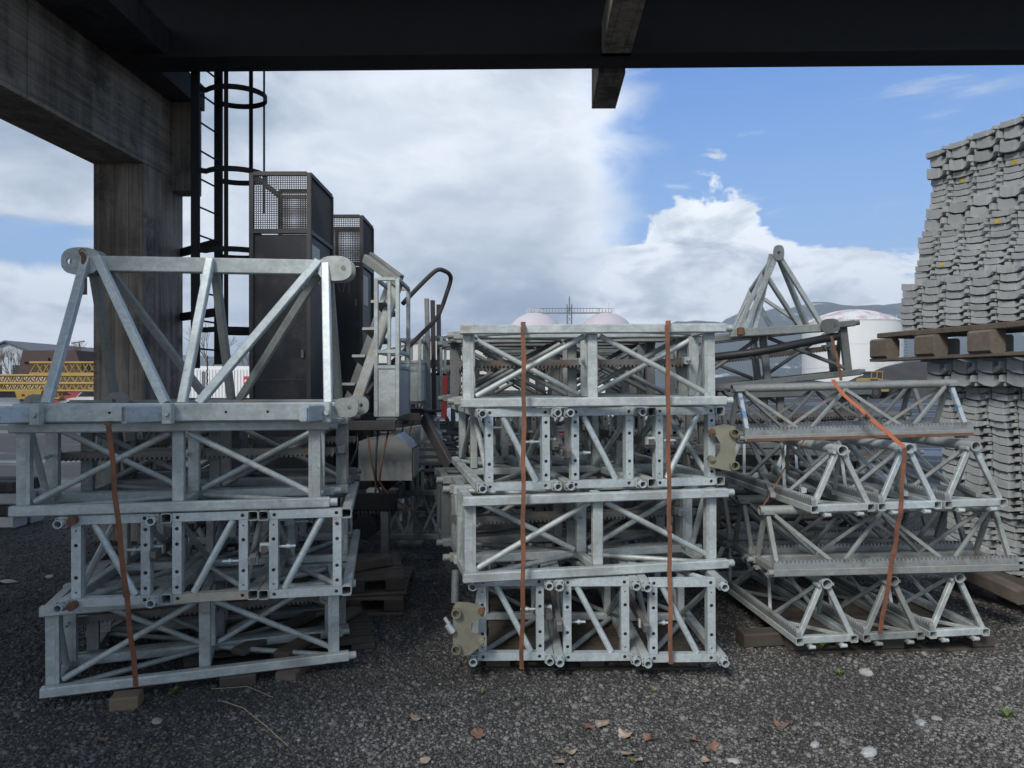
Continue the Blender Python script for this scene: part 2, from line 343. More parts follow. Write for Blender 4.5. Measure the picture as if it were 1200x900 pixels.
    def holed(s, p0, p1, wd, ht, holes, normal, th=.004):
        """hollow bar whose faces on +-normal carry real drilled holes; holes = [(distance, radius)]"""
        p0 = Vector(p0); p1 = Vector(p1); d = (p1-p0); L = d.length; d.normalize(); nn = Vector(normal).normalized(); a_ = d.cross(nn).normalized()
        def pt(x, y, z): return p0+d*x+a_*y+nn*z
        x2, z2 = wd/2, ht/2
        # side and end faces
        s.add([pt(0,-x2,-z2),pt(L,-x2,-z2),pt(L,-x2,z2),pt(0,-x2,z2)], [(0,1,2,3)])
        s.add([pt(0,x2,-z2),pt(L,x2,-z2),pt(L,x2,z2),pt(0,x2,z2)], [(0,3,2,1)])
        for x in (0, L): s.add([pt(x,-x2,-z2),pt(x,x2,-z2),pt(x,x2,z2),pt(x,-x2,z2)], [(0,1,2,3)])
        holes = sorted(holes)
        for sg in (1, -1):
            z = z2*sg; cur = 0.
            for (hx, hr) in holes:
                h0, h1 = hx-wd*.5, hx+wd*.5
                s.add([pt(cur,-x2,z),pt(h0,-x2,z),pt(h0,x2,z),pt(cur,x2,z)], [(0,1,2,3)])
                sq = [(h0,-x2),(hx,-x2),(h1,-x2),(h1,0),(h1,x2),(hx,x2),(h0,x2),(h0,0)]
                oc = [(hx+hr*math.cos(R(225+45*i)), hr*math.sin(R(225+45*i))) for i in range(8)]
                vs = [pt(*q, z) for q in sq]+[pt(*q, z) for q in oc]+[pt(*q, z-sg*th) for q in oc]
                s.add(vs, [(i,(i+1)%8,(i+1)%8+8,i+8) for i in range(8)]+[(i+8,(i+1)%8+8,(i+1)%8+16,i+16) for i in range(8)])
                cur = h1
            s.add([pt(cur,-x2,z),pt(L,-x2,z),pt(L,x2,z),pt(cur,x2,z)], [(0,1,2,3)])
        return s
    def ball(s, c, r, n=8, m=6, sz=1.):
        vs = [(c[0], c[1], c[2]-r*sz)]
        for j in range(1, m):
            t = math.pi*j/m-math.pi/2
            for i in range(n): vs.append((c[0]+r*math.cos(t)*math.cos(2*math.pi*i/n), c[1]+r*math.cos(t)*math.sin(2*math.pi*i/n), c[2]+r*sz*math.sin(t)))
        vs.append((c[0], c[1], c[2]+r*sz)); fs = []
        for i in range(n):
            fs.append((0, 1+(i+1)%n, 1+i)); fs.append((len(vs)-1, 1+(m-2)*n+i, 1+(m-2)*n+(i+1)%n))
            for j in range(m-2): fs.append((1+j*n+i, 1+j*n+(i+1)%n, 1+(j+1)*n+(i+1)%n, 1+(j+1)*n+i))
        return s.add(vs, fs, True)
    def mesh(s, name, material):
        me = bpy.data.meshes.new(name); me.from_pydata(s.v, [], s.f); me.materials.append(material)
        me.polygons.foreach_set('use_smooth', s.sm); me.update()
        return me
    def obj(s, name, material, parent=None, **kw):
        return link(name, s.mesh(name, material), parent, **kw)

def link(name, me, parent=None, **kw):
    o = bpy.data.objects.new(name, me); COL.objects.link(o)
    if parent is not None: o.parent = parent
    for k, v in kw.items(): o[k] = v
    return o
def tag(o, label, cat, group=None):
    o['label'] = label; o['category'] = cat
    if group: o['group'] = group
    return o
def thing(name, label, cat, loc=(0, 0, 0), rz=0., group=None):
    o = bpy.data.objects.new(name, None); COL.objects.link(o); o.location = loc; o.rotation_euler = (0, 0, rz); o.empty_display_size = .1
    return tag(o, label, cat, group)
def struct(name, mb, m, parent=None): 
    o = mb.obj(name, m, parent); o['kind'] = 'structure'; return o
def swap(o, m):
    o.data = o.data.copy(); o.data.materials[0] = m
EX, EY, EZ = Vector((1, 0, 0)), Vector((0, 1, 0)), Vector((0, 0, 1))

# ================================================================== large structure
# ---- ground sheet, one mesh to the horizon, finely gridded near the camera
def hgt(x, y):
    if y > 13 or abs(x) > 11: return 0.
    k = min(1., (13-y)/3., (11-abs(x))/3.)
    h = .014*noise.noise(Vector((x*1.3, y*1.3, 0)))+.008*noise.noise(Vector((x*4.1, y*4.1, 3)))
    dx, dy = x-2.05, y-3.72; rr = ((dx*.8+dy*.55)/.52)**2+((dy-.2*dx)/.2)**2
    h -= .085*math.exp(-rr); h += .04*math.exp(-(((dx-.1)/.8)**2+((dy+.38)/.22)**2))
    dx, dy = x-2.6, y-3.3; h -= .035*math.exp(-((dx/.35)**2+(dy/.2)**2))
    return h*k
xs = np.concatenate([-np.geomspace(4100, 9, 22), np.arange(-8.6, 8.7, .09), np.geomspace(9, 4100, 22)])
ys = np.concatenate([[-650, -300, -100, -30, -8, -3, 0], np.arange(1.2, 12, .09), np.geomspace(12.5, 4900, 26)])
vs = [(float(x), float(y), hgt(float(x), float(y))) for y in ys for x in xs]; nx = len(xs)
fs = [(j*nx+i, j*nx+i+1, (j+1)*nx+i+1, (j+1)*nx+i) for j in range(len(ys)-1) for i in range(nx-1)]
me = bpy.data.meshes.new('ground'); me.from_pydata(vs, [], fs); me.materials.append(M['ground'])
me.polygons.foreach_set('use_smooth', [True]*len(fs)); g = link('ground', me); g['kind'] = 'structure'

# ---- loose gravel: one heap of countless angular stones
def gravel(n, rmin, rmax, name, ymin=2.4, ymax=9.5, power=1.0, tonelo=0.):
    u = rng.random(n); Y = ymin*(ymax/ymin)**(u**power); X = (rng.random(n)*2-1)*(.76*Y+.2)
    rr = rmin*(rmax/rmin)**(rng.random(n)**1.7)
    Z = np.array([hgt(x, y) for x, y in zip(X, Y)])
    cube = np.array([(-1,-1,-1),(1,-1,-1),(1,1,-1),(-1,1,-1),(-1,-1,1),(1,-1,1),(1,1,1),(-1,1,1)], float)*.62
    q = np.array([(0,3,2,1),(4,5,6,7),(0,1,5,4),(1,2,6,5),(2,3,7,6),(3,0,4,7)])
    V = cube[None]*(1+rng.normal(0, .28, (n, 8, 3)))
    V *= rr[:, None, None]*np.stack([1+rng.random(n)*.5, np.ones(n), .55+rng.random(n)*.4], 1)[:, None, :]
    th = rng.random(n)*6.283; ph = rng.normal(0, .5, n)
    c, s_ = np.cos(th), np.sin(th); cp, sp = np.cos(ph), np.sin(ph)
    x, y, z = V[..., 0], V[..., 1], V[..., 2]
    y, z = y*cp[:, None]-z*sp[:, None], y*sp[:, None]+z*cp[:, None]
    x, y = x*c[:, None]-y*s_[:, None], x*s_[:, None]+y*c[:, None]
    V = np.stack([x+X[:, None], y+Y[:, None], z+(Z+rr*.15)[:, None]], 2).reshape(-1, 3)
    Fq = (q[None]+np.arange(n)[:, None, None]*8).reshape(-1)
    me = bpy.data.meshes.new(name); me.vertices.add(n*8); me.vertices.foreach_set('co', V.astype(np.float32).ravel())
    me.loops.add(n*24); me.loops.foreach_set('vertex_index', Fq.astype(np.int32))
    me.polygons.add(n*6); me.polygons.foreach_set('loop_start', np.arange(0, n*24, 4, dtype=np.int32))
    me.update(calc_edges=True)
    # stones coloured lighter to the right, for the light beyond the roof
    damp = np.array([noise.noise(Vector((x*.9, y*1.6, 5)))+.5*noise.noise(Vector((x*3.1, y*4.2, 9))) for x, y in zip(X, Y)])
    tone = np.clip(rng.random(n)*.88+.28*damp+tonelo+.13*np.clip(X/2., -1, 1)-.05, 0, .92)
    at = me.attributes.new('tone', 'FLOAT', 'POINT'); at.data.foreach_set('value', np.repeat(tone, 8).astype(np.float32))
    pass
    me.materials.append(M['stones']); o = link(name, me); o['kind'] = 'stuff'; o['label'] = 'loose dark angular gravel covering the yard'
    return o
gravel(165000, .0042, .0115, 'gravel')
gravel(2600, .012, .021, 'coarse_gravel', 2.4, 8.)

# ---- overhead concrete and steel
def gx(Y, x0): return x0+.05*(Y-7.5)
struct('concrete_column', MB().add([(gx(7.5,-4.42),7.5,-.2),(gx(7.5,-3.89),7.5,-.2),(gx(8.3,-3.89),8.3,-.2),(gx(8.3,-4.42),8.3,-.2),
    (gx(7.5,-4.42),7.5,4.0),(gx(7.5,-3.89),7.5,4.0),(gx(8.3,-3.89),8.3,4.0),(gx(8.3,-4.42),8.3,4.0)],
    [(0,3,2,1),(4,5,6,7),(0,1,5,4),(1,2,6,5),(2,3,7,6),(3,0,4,7)]), M['conc'])
def prismY(y0, y1, xa, xb, z0, z1, sub=1):
    mb = MB(); n = sub
    for i in range(n):
        a_, b_ = y0+(y1-y0)*i/n, y0+(y1-y0)*(i+1)/n-(.012 if i < n-1 else 0)
        mb.add([(gx(a_,xa),a_,z0),(gx(a_,xb),a_,z0),(gx(b_,xb),b_,z0),(gx(b_,xa),b_,z0),(gx(a_,xa),a_,z1),(gx(a_,xb),a_,z1),(gx(b_,xb),b_,z1),(gx(b_,xa),b_,z1)],
               [(0,3,2,1),(4,5,6,7),(0,1,5,4),(1,2,6,5),(2,3,7,6),(3,0,4,7)])
    return mb
struct('concrete_beam', prismY(-3., 8.34, -4.44, -3.885, 4.003, 4.86, 9), M['concb'])
struct('concrete_corbel', MB().box((-3.855, 8.04, 3.86), (-3.63, 8.30, 4.862)), M['conc'])
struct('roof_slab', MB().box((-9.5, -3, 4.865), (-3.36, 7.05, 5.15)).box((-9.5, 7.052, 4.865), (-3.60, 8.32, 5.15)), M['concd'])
A0, B0 = P(183, 88, 7.14), P(1200, 80, 6.98)
gd = (B0-A0); gd.z = 0; gd.normalize(); gn = Vector((-gd.y, gd.x, 0)); zb = 1.67+3.135
gA = Vector((A0.x, A0.y, zb)); Lg = 15.
girder = thing('steel_girder', 'long black steel girder spanning overhead across the whole yard', 'girder', (0, 0, 0))
def gbox(x0, x1, y0, y1, z0, z1):
    vs = [gA+gd*x+gn*y+EZ*z for z in (z0, z1) for x, y in ((x0, y0), (x1, y0), (x1, y1), (x0, y1))]
    return MB().add(vs, [(0,3,2,1),(4,5,6,7),(0,1,5,4),(1,2,6,5),(2,3,7,6),(3,0,4,7)])
gbox(-.15, Lg, -.33, 0, 0, .03).obj('bottom_flange', M['black'], girder)
gbox(0, Lg, -.18, -.15, .031, .97).obj('web', M['black'], girder)
gbox(0, Lg, -.33, 0, .971, 1.0).obj('top_flange', M['black'], girder)
for k in range(0): gbox(1.6+k*1.8, 1.62+k*1.8, -.32, -.181, .032, .97).obj('stiffener', M['black'], girder)
deck = gbox(-.8, Lg, -2.0, 1.2, 1.002, 1.25); struct('added_shade_deck', deck, M['concd'])  # unseen deck, added to keep the sun off the girder web
rb = MB()
def rbx(Y): return .957+.037*(Y-5.8)
for (y0, y1, z0, z1) in ((2.9, 6.80, zb+.0, zb+.32), (7.15, 8.07, zb-.005, zb+.5)):
    rb.add([(rbx(y0)-.135,y0,z0),(rbx(y0)+.135,y0,z0),(rbx(y1)+.135,y1,z0),(rbx(y1)-.135,y1,z0),(rbx(y0)-.135,y0,z1),(rbx(y0)+.135,y0,z1),(rbx(y1)+.135,y1,z1),(rbx(y1)-.135,y1,z1)],
           [(0,3,2,1),(4,5,6,7),(0,1,5,4),(1,2,6,5),(2,3,7,6),(3,0,4,7)])
struct('roof_joist', rb, M['conc'])

# ================================================================== lattice mast sections
L0, W0, S0 = 1.508, .47, .052
def teeth_rack(mb, x0, x1, y0, y1, zc, hh, up=1, pitch=.0251):
    """rack bar with real teeth"""
    zb_ = zc-up*hh/2; zt = zc+up*hh/2
    mb.box((x0, y0, zb_), (x1, y1, zt))
    n = int((x1-x0)/pitch)
    for i in range(n):
        x = x0+(i+.5)*pitch; a_, b_ = pitch*.36, pitch*.17; zz = zt+up*.016
        mb.add([(x-a_,y0,zt),(x+a_,y0,zt),(x+b_,y0,zz),(x-b_,y0,zz),(x-a_,y1,zt),(x+a_,y1,zt),(x+b_,y1,zz),(x-b_,y1,zz)],
               [(0,1,2,3),(7,6,5,4),(1,5,6,2),(4,0,3,7),(3,2,6,7)])
def square_parts():
    """centred on the section: x along, y across (rack on +y), z up"""
    out = []; hx, hw, c = L0/2, W0/2, S0/2
    for sy in (-1, 1):
        for sz in (-1, 1):
            y, z = sy*(hw-c), sz*(hw-c)
            out.append(('chord', MB().hollow((-hx, y, z), (hx, y, z), S0, S0), 'm'))
            out.append(('spigot', MB().tube((hx-.11, y, z), (hx+.04, y, z), .0225, 14, .0215, bore=.0165, depth=.072), 'b'))
    wi = hw-S0
    for sx, xin in ((-1, .012), (1, .05)):
        x = sx*(hx-xin+.0005)-sx*.022
        for sz in (-1, 1):
            out.append(('end_bar', MB().holed((x, -wi, sz*(hw-.024)), (x, wi, sz*(hw-.024)), .045, .044, [(.026, .0100), (2*wi-.026, .0100)], EX), 'b'))
        hz = hw-.048
        for sy in (-1, 1):
            hl = [(.035, .0100), (.115, .0100), (2*hz-.115, .0100), (2*hz-.035, .0100)] if sy*sx > 0 else [(.03, .005), (.105, .0100), (2*hz-.105, .0100), (2*hz-.03, .005)]
            out.append(('end_post', MB().holed((x, sy*(wi-.0225), -hz), (x, sy*(wi-.0225), hz), .044, .043, hl, EX), 'b'))
        s1 = 1
        out.append(('end_brace', MB().tube((x, s1*(wi-.075), -hz), (x, -s1*(wi-.10), hz), .0175, 12), 'b'))
    zi = hw-S0
    for sy in (-1, 1):
        out.append(('middle_post', MB().bar((0, sy*(wi-.0225), -zi), (0, sy*(wi-.0225), zi), .044, .058, up=EX), 'm'))
        for x0, x1 in ((-hx+.0556, -hx+.072), (hx-.110, hx-.0936)):      # stiffening strip behind each end post
            out.append(('post_plate', MB().box((x0, sy*(wi-.0225)-.022, -hz+.002), (x1, sy*(wi-.0225)+.022, hz-.002)), 'm'))
    for sy, sg in ((-1, 1), (1, -1)):      # near face reads as an inverted V, far face as a V
        y = sy*(wi-.0225)
        for sx in (-1, 1):
            out.append(('side_brace', MB().tube((sx*(hx-.085), y, -sg*(zi-.012)), (sx*.045, y, sg*(zi-.012)), .0165, 12), 'm'))
    for sz in (-1, 1):
        z = sz*(hw-c)
        for sx in (-1, 1):
            out.append(('cross_brace', MB().tube((sx*(hx-.09), sz*(wi-.01), z), (sx*.05, -sz*(wi-.01), z), .0155, 10), 'm'))
        out.append(('cross_bar', MB().bar((0, -wi, z), (0, wi, z), .045, .045), 'm'))
    rk = MB(); teeth_rack(rk, -hx, hx, hw-.042, hw-.012, .03, .034, -1)
    out.append(('gear_rack', rk, 'r'))
    for x in (-hx+.06, 0, hx-.10):
        cl = MB().bar((x-.02, wi-.045, .035), (x-.02, hw-.005, .035), .04, .046).tube((x-.02, wi-.13, .035), (x-.02, wi-.045, .035), .008, 8)
        cl.tube((x-.02, wi-.10, .035), (x-.02, wi-.085, .035), .014, 6)
        out.append(('rack_clamp', cl, 'b'))
    return out
SQ = square_parts()
_cache = {}
def cached(key, mb, name, m):
    if key not in _cache: _cache[key] = mb.mesh(name, m)
    return _cache[key]
FLIPS = {'i': Matrix.Identity(4), 'z': Matrix.Rotation(math.pi, 4, 'Z'), 'x': Matrix.Rotation(math.pi, 4, 'X'), 'y': Matrix.Rotation(math.pi, 4, 'Y')}
def section(parts, kind, center, ex, ey, ez, flip, sx, label, group, tone='galv', bright='galv_b', rackm='rack', simple=False, sy=1., sz=1.):
    o = thing('mast_section', label, 'mast section', group=group)
    m = Matrix.Identity(4)
    for i, a_ in enumerate((ex, ey, ez)):
        for k in range(3): m[k][i] = a_[k]
    o.matrix_world = Matrix.Translation(center) @ m @ FLIPS[flip] @ Matrix.Diagonal((sx, sy, sz, 1))
    for i, (nm, mb, ty) in enumerate(parts):
        if simple and nm in ('rack_clamp', 'swing_bolt'): continue
        mk = {'m': tone, 'b': bright, 'r': rackm}[ty]
        link(nm, cached((kind, i, mk), mb, nm, M[mk]), o)
    return o
def axes(A, B):
    ex = (B-A).normalized(); ey = Vector((-ex.y, ex.x, 0)).normalized(); ez = ex.cross(ey).normalized(); return ex, ey, ez
GS = 'galvanised mast sections stacked in the yard'
from itertools import count as _c
def side_layer(A, B, rows, labels, flips='iziz', shifts=(0, 0, 0, 0), tones=None, dz=(0, 0, 0, 0), **kw):
    ex, ey, ez = axes(A, B); sx = (B-A).length/L0; out = []
    for r in range(rows):
        c = A+ex*((B-A).length/2+shifts[r])+ey*(r+.5)*(W0+.006)+ez*(W0/2+dz[r])
        out.append(section(SQ, 'sq', c, ex, ey, ez, flips[r], sx, labels[r], GS, tone=(tones[r] if tones else 'galv'), bright=(tones[r] if tones else 'galv_b'), **kw))
    return out
def end_layer(A, B, flips, labels, tones=None, push=(0, 0, 0), **kw):
    ex, ey, ez = axes(A, B); n = len(flips); pit = (B-A).length/n; out = []
    for i in range(n):
        c = A+ex*(i+.5)*pit+ey*(L0/2+push[i])+ez*W0/2
        tn = tones[i] if tones else 'galv'
        out.append(section(SQ, 'sq', c, ey, -ex, ez, flips[i], 1., labels[i], GS, tone=tn, bright='galv_b' if tn == 'galv' else tn, sy=min(1.03, (pit-.002)/W0), **kw))
    return out
ordn = ['front', 'second from the front', 'third from the front', 'rearmost']
# ---- middle stack
def V3(x, y, z): return Vector((x, y, z))
mA, mB = P(540, 481, 4.02), P(852, 477, 4.06); mA.z, mB.z = 1.535, 1.548
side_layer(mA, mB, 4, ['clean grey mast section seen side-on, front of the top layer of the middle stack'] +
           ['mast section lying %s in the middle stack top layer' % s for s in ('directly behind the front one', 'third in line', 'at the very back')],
           shifts=(0, -.065, -.13, -.20), tones=['galv', 'galv_w', 'galv_d', 'galv_d'])  # steel darkens row by row, the stack's inner shade put into colour
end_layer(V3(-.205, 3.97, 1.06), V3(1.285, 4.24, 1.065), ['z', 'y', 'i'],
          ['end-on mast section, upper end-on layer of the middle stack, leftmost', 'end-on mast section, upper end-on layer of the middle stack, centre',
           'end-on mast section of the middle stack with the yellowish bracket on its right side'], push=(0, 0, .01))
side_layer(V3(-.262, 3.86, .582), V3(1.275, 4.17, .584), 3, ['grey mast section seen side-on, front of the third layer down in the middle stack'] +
           ['mast section lying %s in the third layer down of the middle stack' % s for s in ('behind the front one', 'at the rear')], tones=['galv', 'galv_w', 'galv_d'], shifts=(0, -.02, -.03, 0))  # rear rows coloured darker, as the shaded inside
end_layer(V3(-.243, 3.95, .10), V3(1.20, 3.97, .108), ['z', 'y', 'y'],
          ['bottom mast section of the middle stack with the yellow-green bracket on its left side', 'bottom mast section in the centre of the middle stack, seen end-on',
           'bottom mast section at the right end of the middle stack, round pipe ends showing'], push=(.02, 0, -.03))
# ---- left stack
ll = ['mast section seen side-on directly under the big triangular truss, front of the left stack', 'mast section behind the front one under the big triangular truss', 'rear mast section under the big triangular truss']
side_layer(V3(-2.507, 3.53, 1.005), V3(-.983, 3.82, 1.005), 3, ll, tones=['galv', 'galv_w', 'galv_d'], shifts=(0, .08, .1, 0))  # inner shade painted by darker steel further back
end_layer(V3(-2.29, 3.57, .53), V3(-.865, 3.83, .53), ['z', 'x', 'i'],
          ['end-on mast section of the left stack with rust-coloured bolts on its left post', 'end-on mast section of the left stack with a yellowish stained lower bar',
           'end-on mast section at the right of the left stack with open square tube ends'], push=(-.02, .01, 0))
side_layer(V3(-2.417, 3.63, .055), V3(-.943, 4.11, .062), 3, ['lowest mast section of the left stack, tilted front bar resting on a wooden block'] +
           ['mast section %s the lowest front one of the left stack' % s for s in ('just behind', 'two rows behind')], tones=['galv', 'galv_w', 'galv_d'], shifts=(0, .04, .0, 0))  # same darkening to the rear, shade set by steel colour

# ---- triangular mast sections (right stack)
TB, TH = .37, .395
def tri_parts():
    out = []; hx, hb = L0/2, TB/2; c = .046
    for sy in (-1, 1):
        y = sy*(hb-c/2)
        out.append(('base_chord', MB().hollow((-hx, y, c/2), (hx, y, c/2), c, c), 'm'))
        out.append(('spigot', MB().tube((hx-.11, y, c/2), (hx+.03, y, c/2), .0185, 12, bore=.0135, depth=.066), 'b'))
    out.append(('top_tube', MB().tube((-hx-.012, 0, TH-.03), (hx+.012, 0, TH-.03), .030, 18, bore=.0245, depth=.3), 'm'))
    for sx in (-1, 1):
        x = sx*(hx-.03)
        out.append(('end_bar', MB().bar((x, -hb+c, c/2+.002), (x, hb-c, c/2+.002), .04, .045), 'b'))
        for sy in (-1, 1):
            out.append(('end_leg', MB().bar((x, sy*(hb-.03), c-.002), (x, sy*.020, TH-.050), .030, .028, up=EX), 'b'))
            out.append(('swing_bolt', MB().bar((x-.03*sx, sy*(hb-c-.045), -.012), (x+.035*sx, sy*(hb-c-.045), -.012), .022, .022).tube((x+.035*sx, sy*(hb-c-.045)-.018, -.012), (x+.035*sx, sy*(hb-c-.045)+.018, -.012), .012, 8), 'b'))
        out.append(('swing_bolt', MB().bar((x-.03*sx, .044, TH-.04), (x+.035*sx, .044, TH-.04), .016, .018).bar((x-.03*sx, -.044, TH-.04), (x+.02*sx, -.044, TH-.04), .016, .018), 'b'))
    n = 4
    for sy in (-1, 1):
        for k in range(n):
            x0 = -hx+.07+(L0-.14)*k/n; x1 = -hx+.07+(L0-.14)*(k+1)/n
            lo = lambda x: (x, sy*(hb-c/2-.006), c-.002); hi = lambda x: (x, sy*.018, TH-.052)
            out.append(('brace', MB().bar(hi(x0) if k % 2 == 0 else lo(x0), lo(x1) if k % 2 == 0 else hi(x1), .02, .022), 'm'))
    for k in range(n):
        x0 = -hx+.06+(L0-.12)*k/n; x1 = -hx+.06+(L0-.12)*(k+1)/n; s = 1 if k % 2 else -1
        out.append(('floor_brace', MB().bar((x0, s*(hb-c), c/2), (x1, -s*(hb-c), c/2), .02, .02), 'm'))
    rk = MB(); teeth_rack(rk, -hx, hx, hb-.03, hb-.004, c+.0165, .032, 1)
    out.append(('gear_rack', rk, 'r')); return out
TR = tri_parts()
GT = 'triangular mast sections in the right stack'
def tri_end(A, B, depthdir, labels, tones, n=3, flip='i', length=1.):
    ex = (B-A).normalized(); ey = Vector(depthdir).normalized(); ez = ex.cross(ey).normalized(); ey = ez.cross(ex)
    pit = (B-A).length/n
    for i in range(n):
        c = A+ex*((i+.5)*pit)+ey*(L0*length/2)
        section(TR, 'tr', c, ey, -ex, ez, flip, length, labels[i], GT, tone=tones[i], bright=tones[i], rackm='rackl', sy=min(1.05, (pit-.012)/TB))
def tri_side(A, B, rows, labels, tones, rackm='rackl', pitch=.40, rise=0., sz=1.):
    ex, ey, ez = axes(A, B)
    for r in range(rows):
        c = A+ex*(B-A).length/2+ey*(r*pitch+TB/2)+ez*rise*r
        o = section(TR, 'tr', c, ex, ey, ez, 'z', (B-A).length/L0, labels[r], GT, tone=tones[r], bright=tones[r], rackm=rackm, sz=sz)
# bottom: three end-on
tri_end(P(930, 757, 4.24), P(1163, 745, 4.34), (-.10, 1, 0), ['triangular mast section end-on at the bottom left of the right stack',
        'triangular mast section at the bottom of the right stack, strap crossing its base bar', 'triangular mast section end-on at the bottom right of the right stack'], ['galv', 'galv_w', 'galv'])
z2 = .520
tri_side(V3(1.56, 4.22, z2), V3(3.06, 4.28, z2+.02), 3, ['triangular mast section lying side-on just above the bottom layer of the right stack'] +
         ['triangular mast section, second layer up, %s' % s for s in ('second row', 'rear row')], ['galv_w', 'galv_d', 'galv_d'])
z3 = .912
tri_end(V3(1.74, 4.15, z3+.0), V3(2.955, 4.22, z3+.03), (0.0, 1, 0), ['triangular mast section end-on at mid height, left corner of the right stack',
        'triangular mast section end-on at mid height, strap crossing its left leg', 'triangular mast section end-on at mid height, right corner of the right stack'], ['galv', 'galv_b', 'galv'])
z4 = 1.322
tri_side(V3(1.40, 4.26, z4+.00), V3(2.80, 4.30, z4+.035), 2, ['topmost triangular mast section of the right stack with blue end legs',
         'top layer triangular mast section behind the blue-legged one'], ['galv_w', 'galv_d'], rackm='rackl', sz=.87)
# blue end legs and a rusty strip on the topmost one
top = [o for o in COL.objects if o.get('label', '').startswith('topmost triangular')][0]
for ch in [c for c in COL.objects if c.parent == top]:
    if ch.name.startswith('end_leg'):
        if ch.data.vertices[0].co.y > 0: swap(ch, M['blue']); ch['label'] = 'blue painted end leg'
MB().box((-L0/2+.01, TB/2-.001, .003), (L0/2-.01, TB/2+.012, .022)).obj('edge_strip', M['rust'], top, label='rusty strip along the base chord')
for nm in ('bottom mast section at the right', ): pass
# stained bar on the second end-on section of the left stack, rusty bolt caps on the first
def kids(o): return [c for c in COL.objects if c.parent == o]
def find(s): return [o for o in COL.objects if o.get('label', '').startswith(s)][0]
o = find('end-on mast section of the left stack with a yellowish')
eb = [c for c in kids(o) if c.name.startswith('end_bar')]
eb.sort(key=lambda c: (sum(v.co.x for v in c.data.vertices), -sum(v.co.z for v in c.data.vertices)))
swap(eb[0], M['stained']); eb[0]['label'] = 'yellow-brown stained end bar'
o = find('end-on mast section of the left stack with rust')
for z in (-.215, .215): MB().tube((L0/2-.046, -.165, z), (L0/2+.002, -.165, z), .021, 12).obj('bolt_cap', M['rust'], o, label='rust coloured bolt cap')

# ---- the big triangular truss on top of the left stack
tr = thing('lattice_truss', 'large galvanised triangular truss with rounded eye plates standing on top of the left stack', 'truss')
fA, fB = V3(-2.47, 3.53, 1.525), V3(-.90, 3.80, 1.525); rA, rB = V3(-2.62, 4.22, 1.53), V3(-1.0, 4.42, 1.53)
tA, tB = V3(-2.32, 3.90, 2.33), V3(-1.02, 4.02, 2.327)
def fr(t): return fA.lerp(fB, t)
def rr_(t): return rA.lerp(rB, t)
def tp(t): return tA.lerp(tB, t)
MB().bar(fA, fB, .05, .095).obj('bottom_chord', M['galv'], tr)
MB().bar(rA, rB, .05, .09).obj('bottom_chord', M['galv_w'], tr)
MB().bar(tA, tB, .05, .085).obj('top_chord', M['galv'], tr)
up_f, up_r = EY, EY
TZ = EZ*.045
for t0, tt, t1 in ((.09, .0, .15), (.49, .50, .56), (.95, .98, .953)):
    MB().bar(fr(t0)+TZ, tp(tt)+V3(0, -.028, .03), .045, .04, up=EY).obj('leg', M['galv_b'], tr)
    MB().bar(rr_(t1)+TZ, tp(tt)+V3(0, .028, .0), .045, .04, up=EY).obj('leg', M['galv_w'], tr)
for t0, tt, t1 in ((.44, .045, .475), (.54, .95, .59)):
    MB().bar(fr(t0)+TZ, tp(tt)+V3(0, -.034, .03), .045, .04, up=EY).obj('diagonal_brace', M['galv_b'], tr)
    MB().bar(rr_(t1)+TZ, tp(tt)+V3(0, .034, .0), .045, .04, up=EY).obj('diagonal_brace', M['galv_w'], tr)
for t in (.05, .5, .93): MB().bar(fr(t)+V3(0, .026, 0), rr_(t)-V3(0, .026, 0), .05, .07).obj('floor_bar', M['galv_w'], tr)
def eyeplate(c, w_, h_, hole, sgn, yth=.012):
    """rounded plate with a real hole"""
    n = 20; mb = MB(); c = Vector(c)
    outp = [(w_/2*math.copysign(abs(math.cos(2*math.pi*i/n))**.75, math.cos(2*math.pi*i/n)), h_/2*math.copysign(abs(math.sin(2*math.pi*i/n))**.75, math.sin(2*math.pi*i/n))) for i in range(n)]
    hx = sgn*(w_/2-.045); inn = [(hx+hole*math.cos(2*math.pi*i/n), hole*math.sin(2*math.pi*i/n)) for i in range(n)]
    vs = [c+V3(x, y_, z) for y_ in (-yth/2, yth/2) for (x, z) in outp+inn]
    fs = []
    for i in range(n):
        j = (i+1) % n
        fs += [(i, j, j+n, i+n), (2*n+i, 3*n+i, 3*n+j, 2*n+j), (i, i+2*n, j+2*n, j), (i+n, j+n, j+3*n, i+3*n)]
    return mb.add(vs, fs)
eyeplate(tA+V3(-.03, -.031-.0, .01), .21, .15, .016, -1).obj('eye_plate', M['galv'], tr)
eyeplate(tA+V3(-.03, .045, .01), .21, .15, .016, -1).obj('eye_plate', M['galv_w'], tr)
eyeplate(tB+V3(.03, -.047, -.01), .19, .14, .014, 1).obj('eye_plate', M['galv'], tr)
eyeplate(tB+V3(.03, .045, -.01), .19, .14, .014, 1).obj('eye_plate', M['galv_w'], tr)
for p_, sg in ((fB+V3(.02, -.03, .02), 1), (fB+V3(.06, .05, .03), 1), (fA+V3(.04, .10, .04), -1), (rA+V3(.30, -.04, .04), -1)):
    eyeplate(p_, .13, .105, .012, sg).obj('eye_plate', M['galv_w'], tr)
for t, dx in ((.07, -.13), (.45, -.10), (.94, -.03)):
    q = fr(t)+V3(0, -.052, -.004)
    MB().hollow(q+V3(dx*.9-.02, -.17, 0), q+V3(.0, .01, 0), .05, .085).obj('stub_tube', M['stub'], tr)
    MB().bar(q+V3(.022, -.006, -.05), q+V3(.022, -.006, .05), .05, .05).tube(q+V3(.03, -.05, 0), q+V3(.03, -.02, 0), .014, 8).obj('clamp_block', M['galv'], tr)
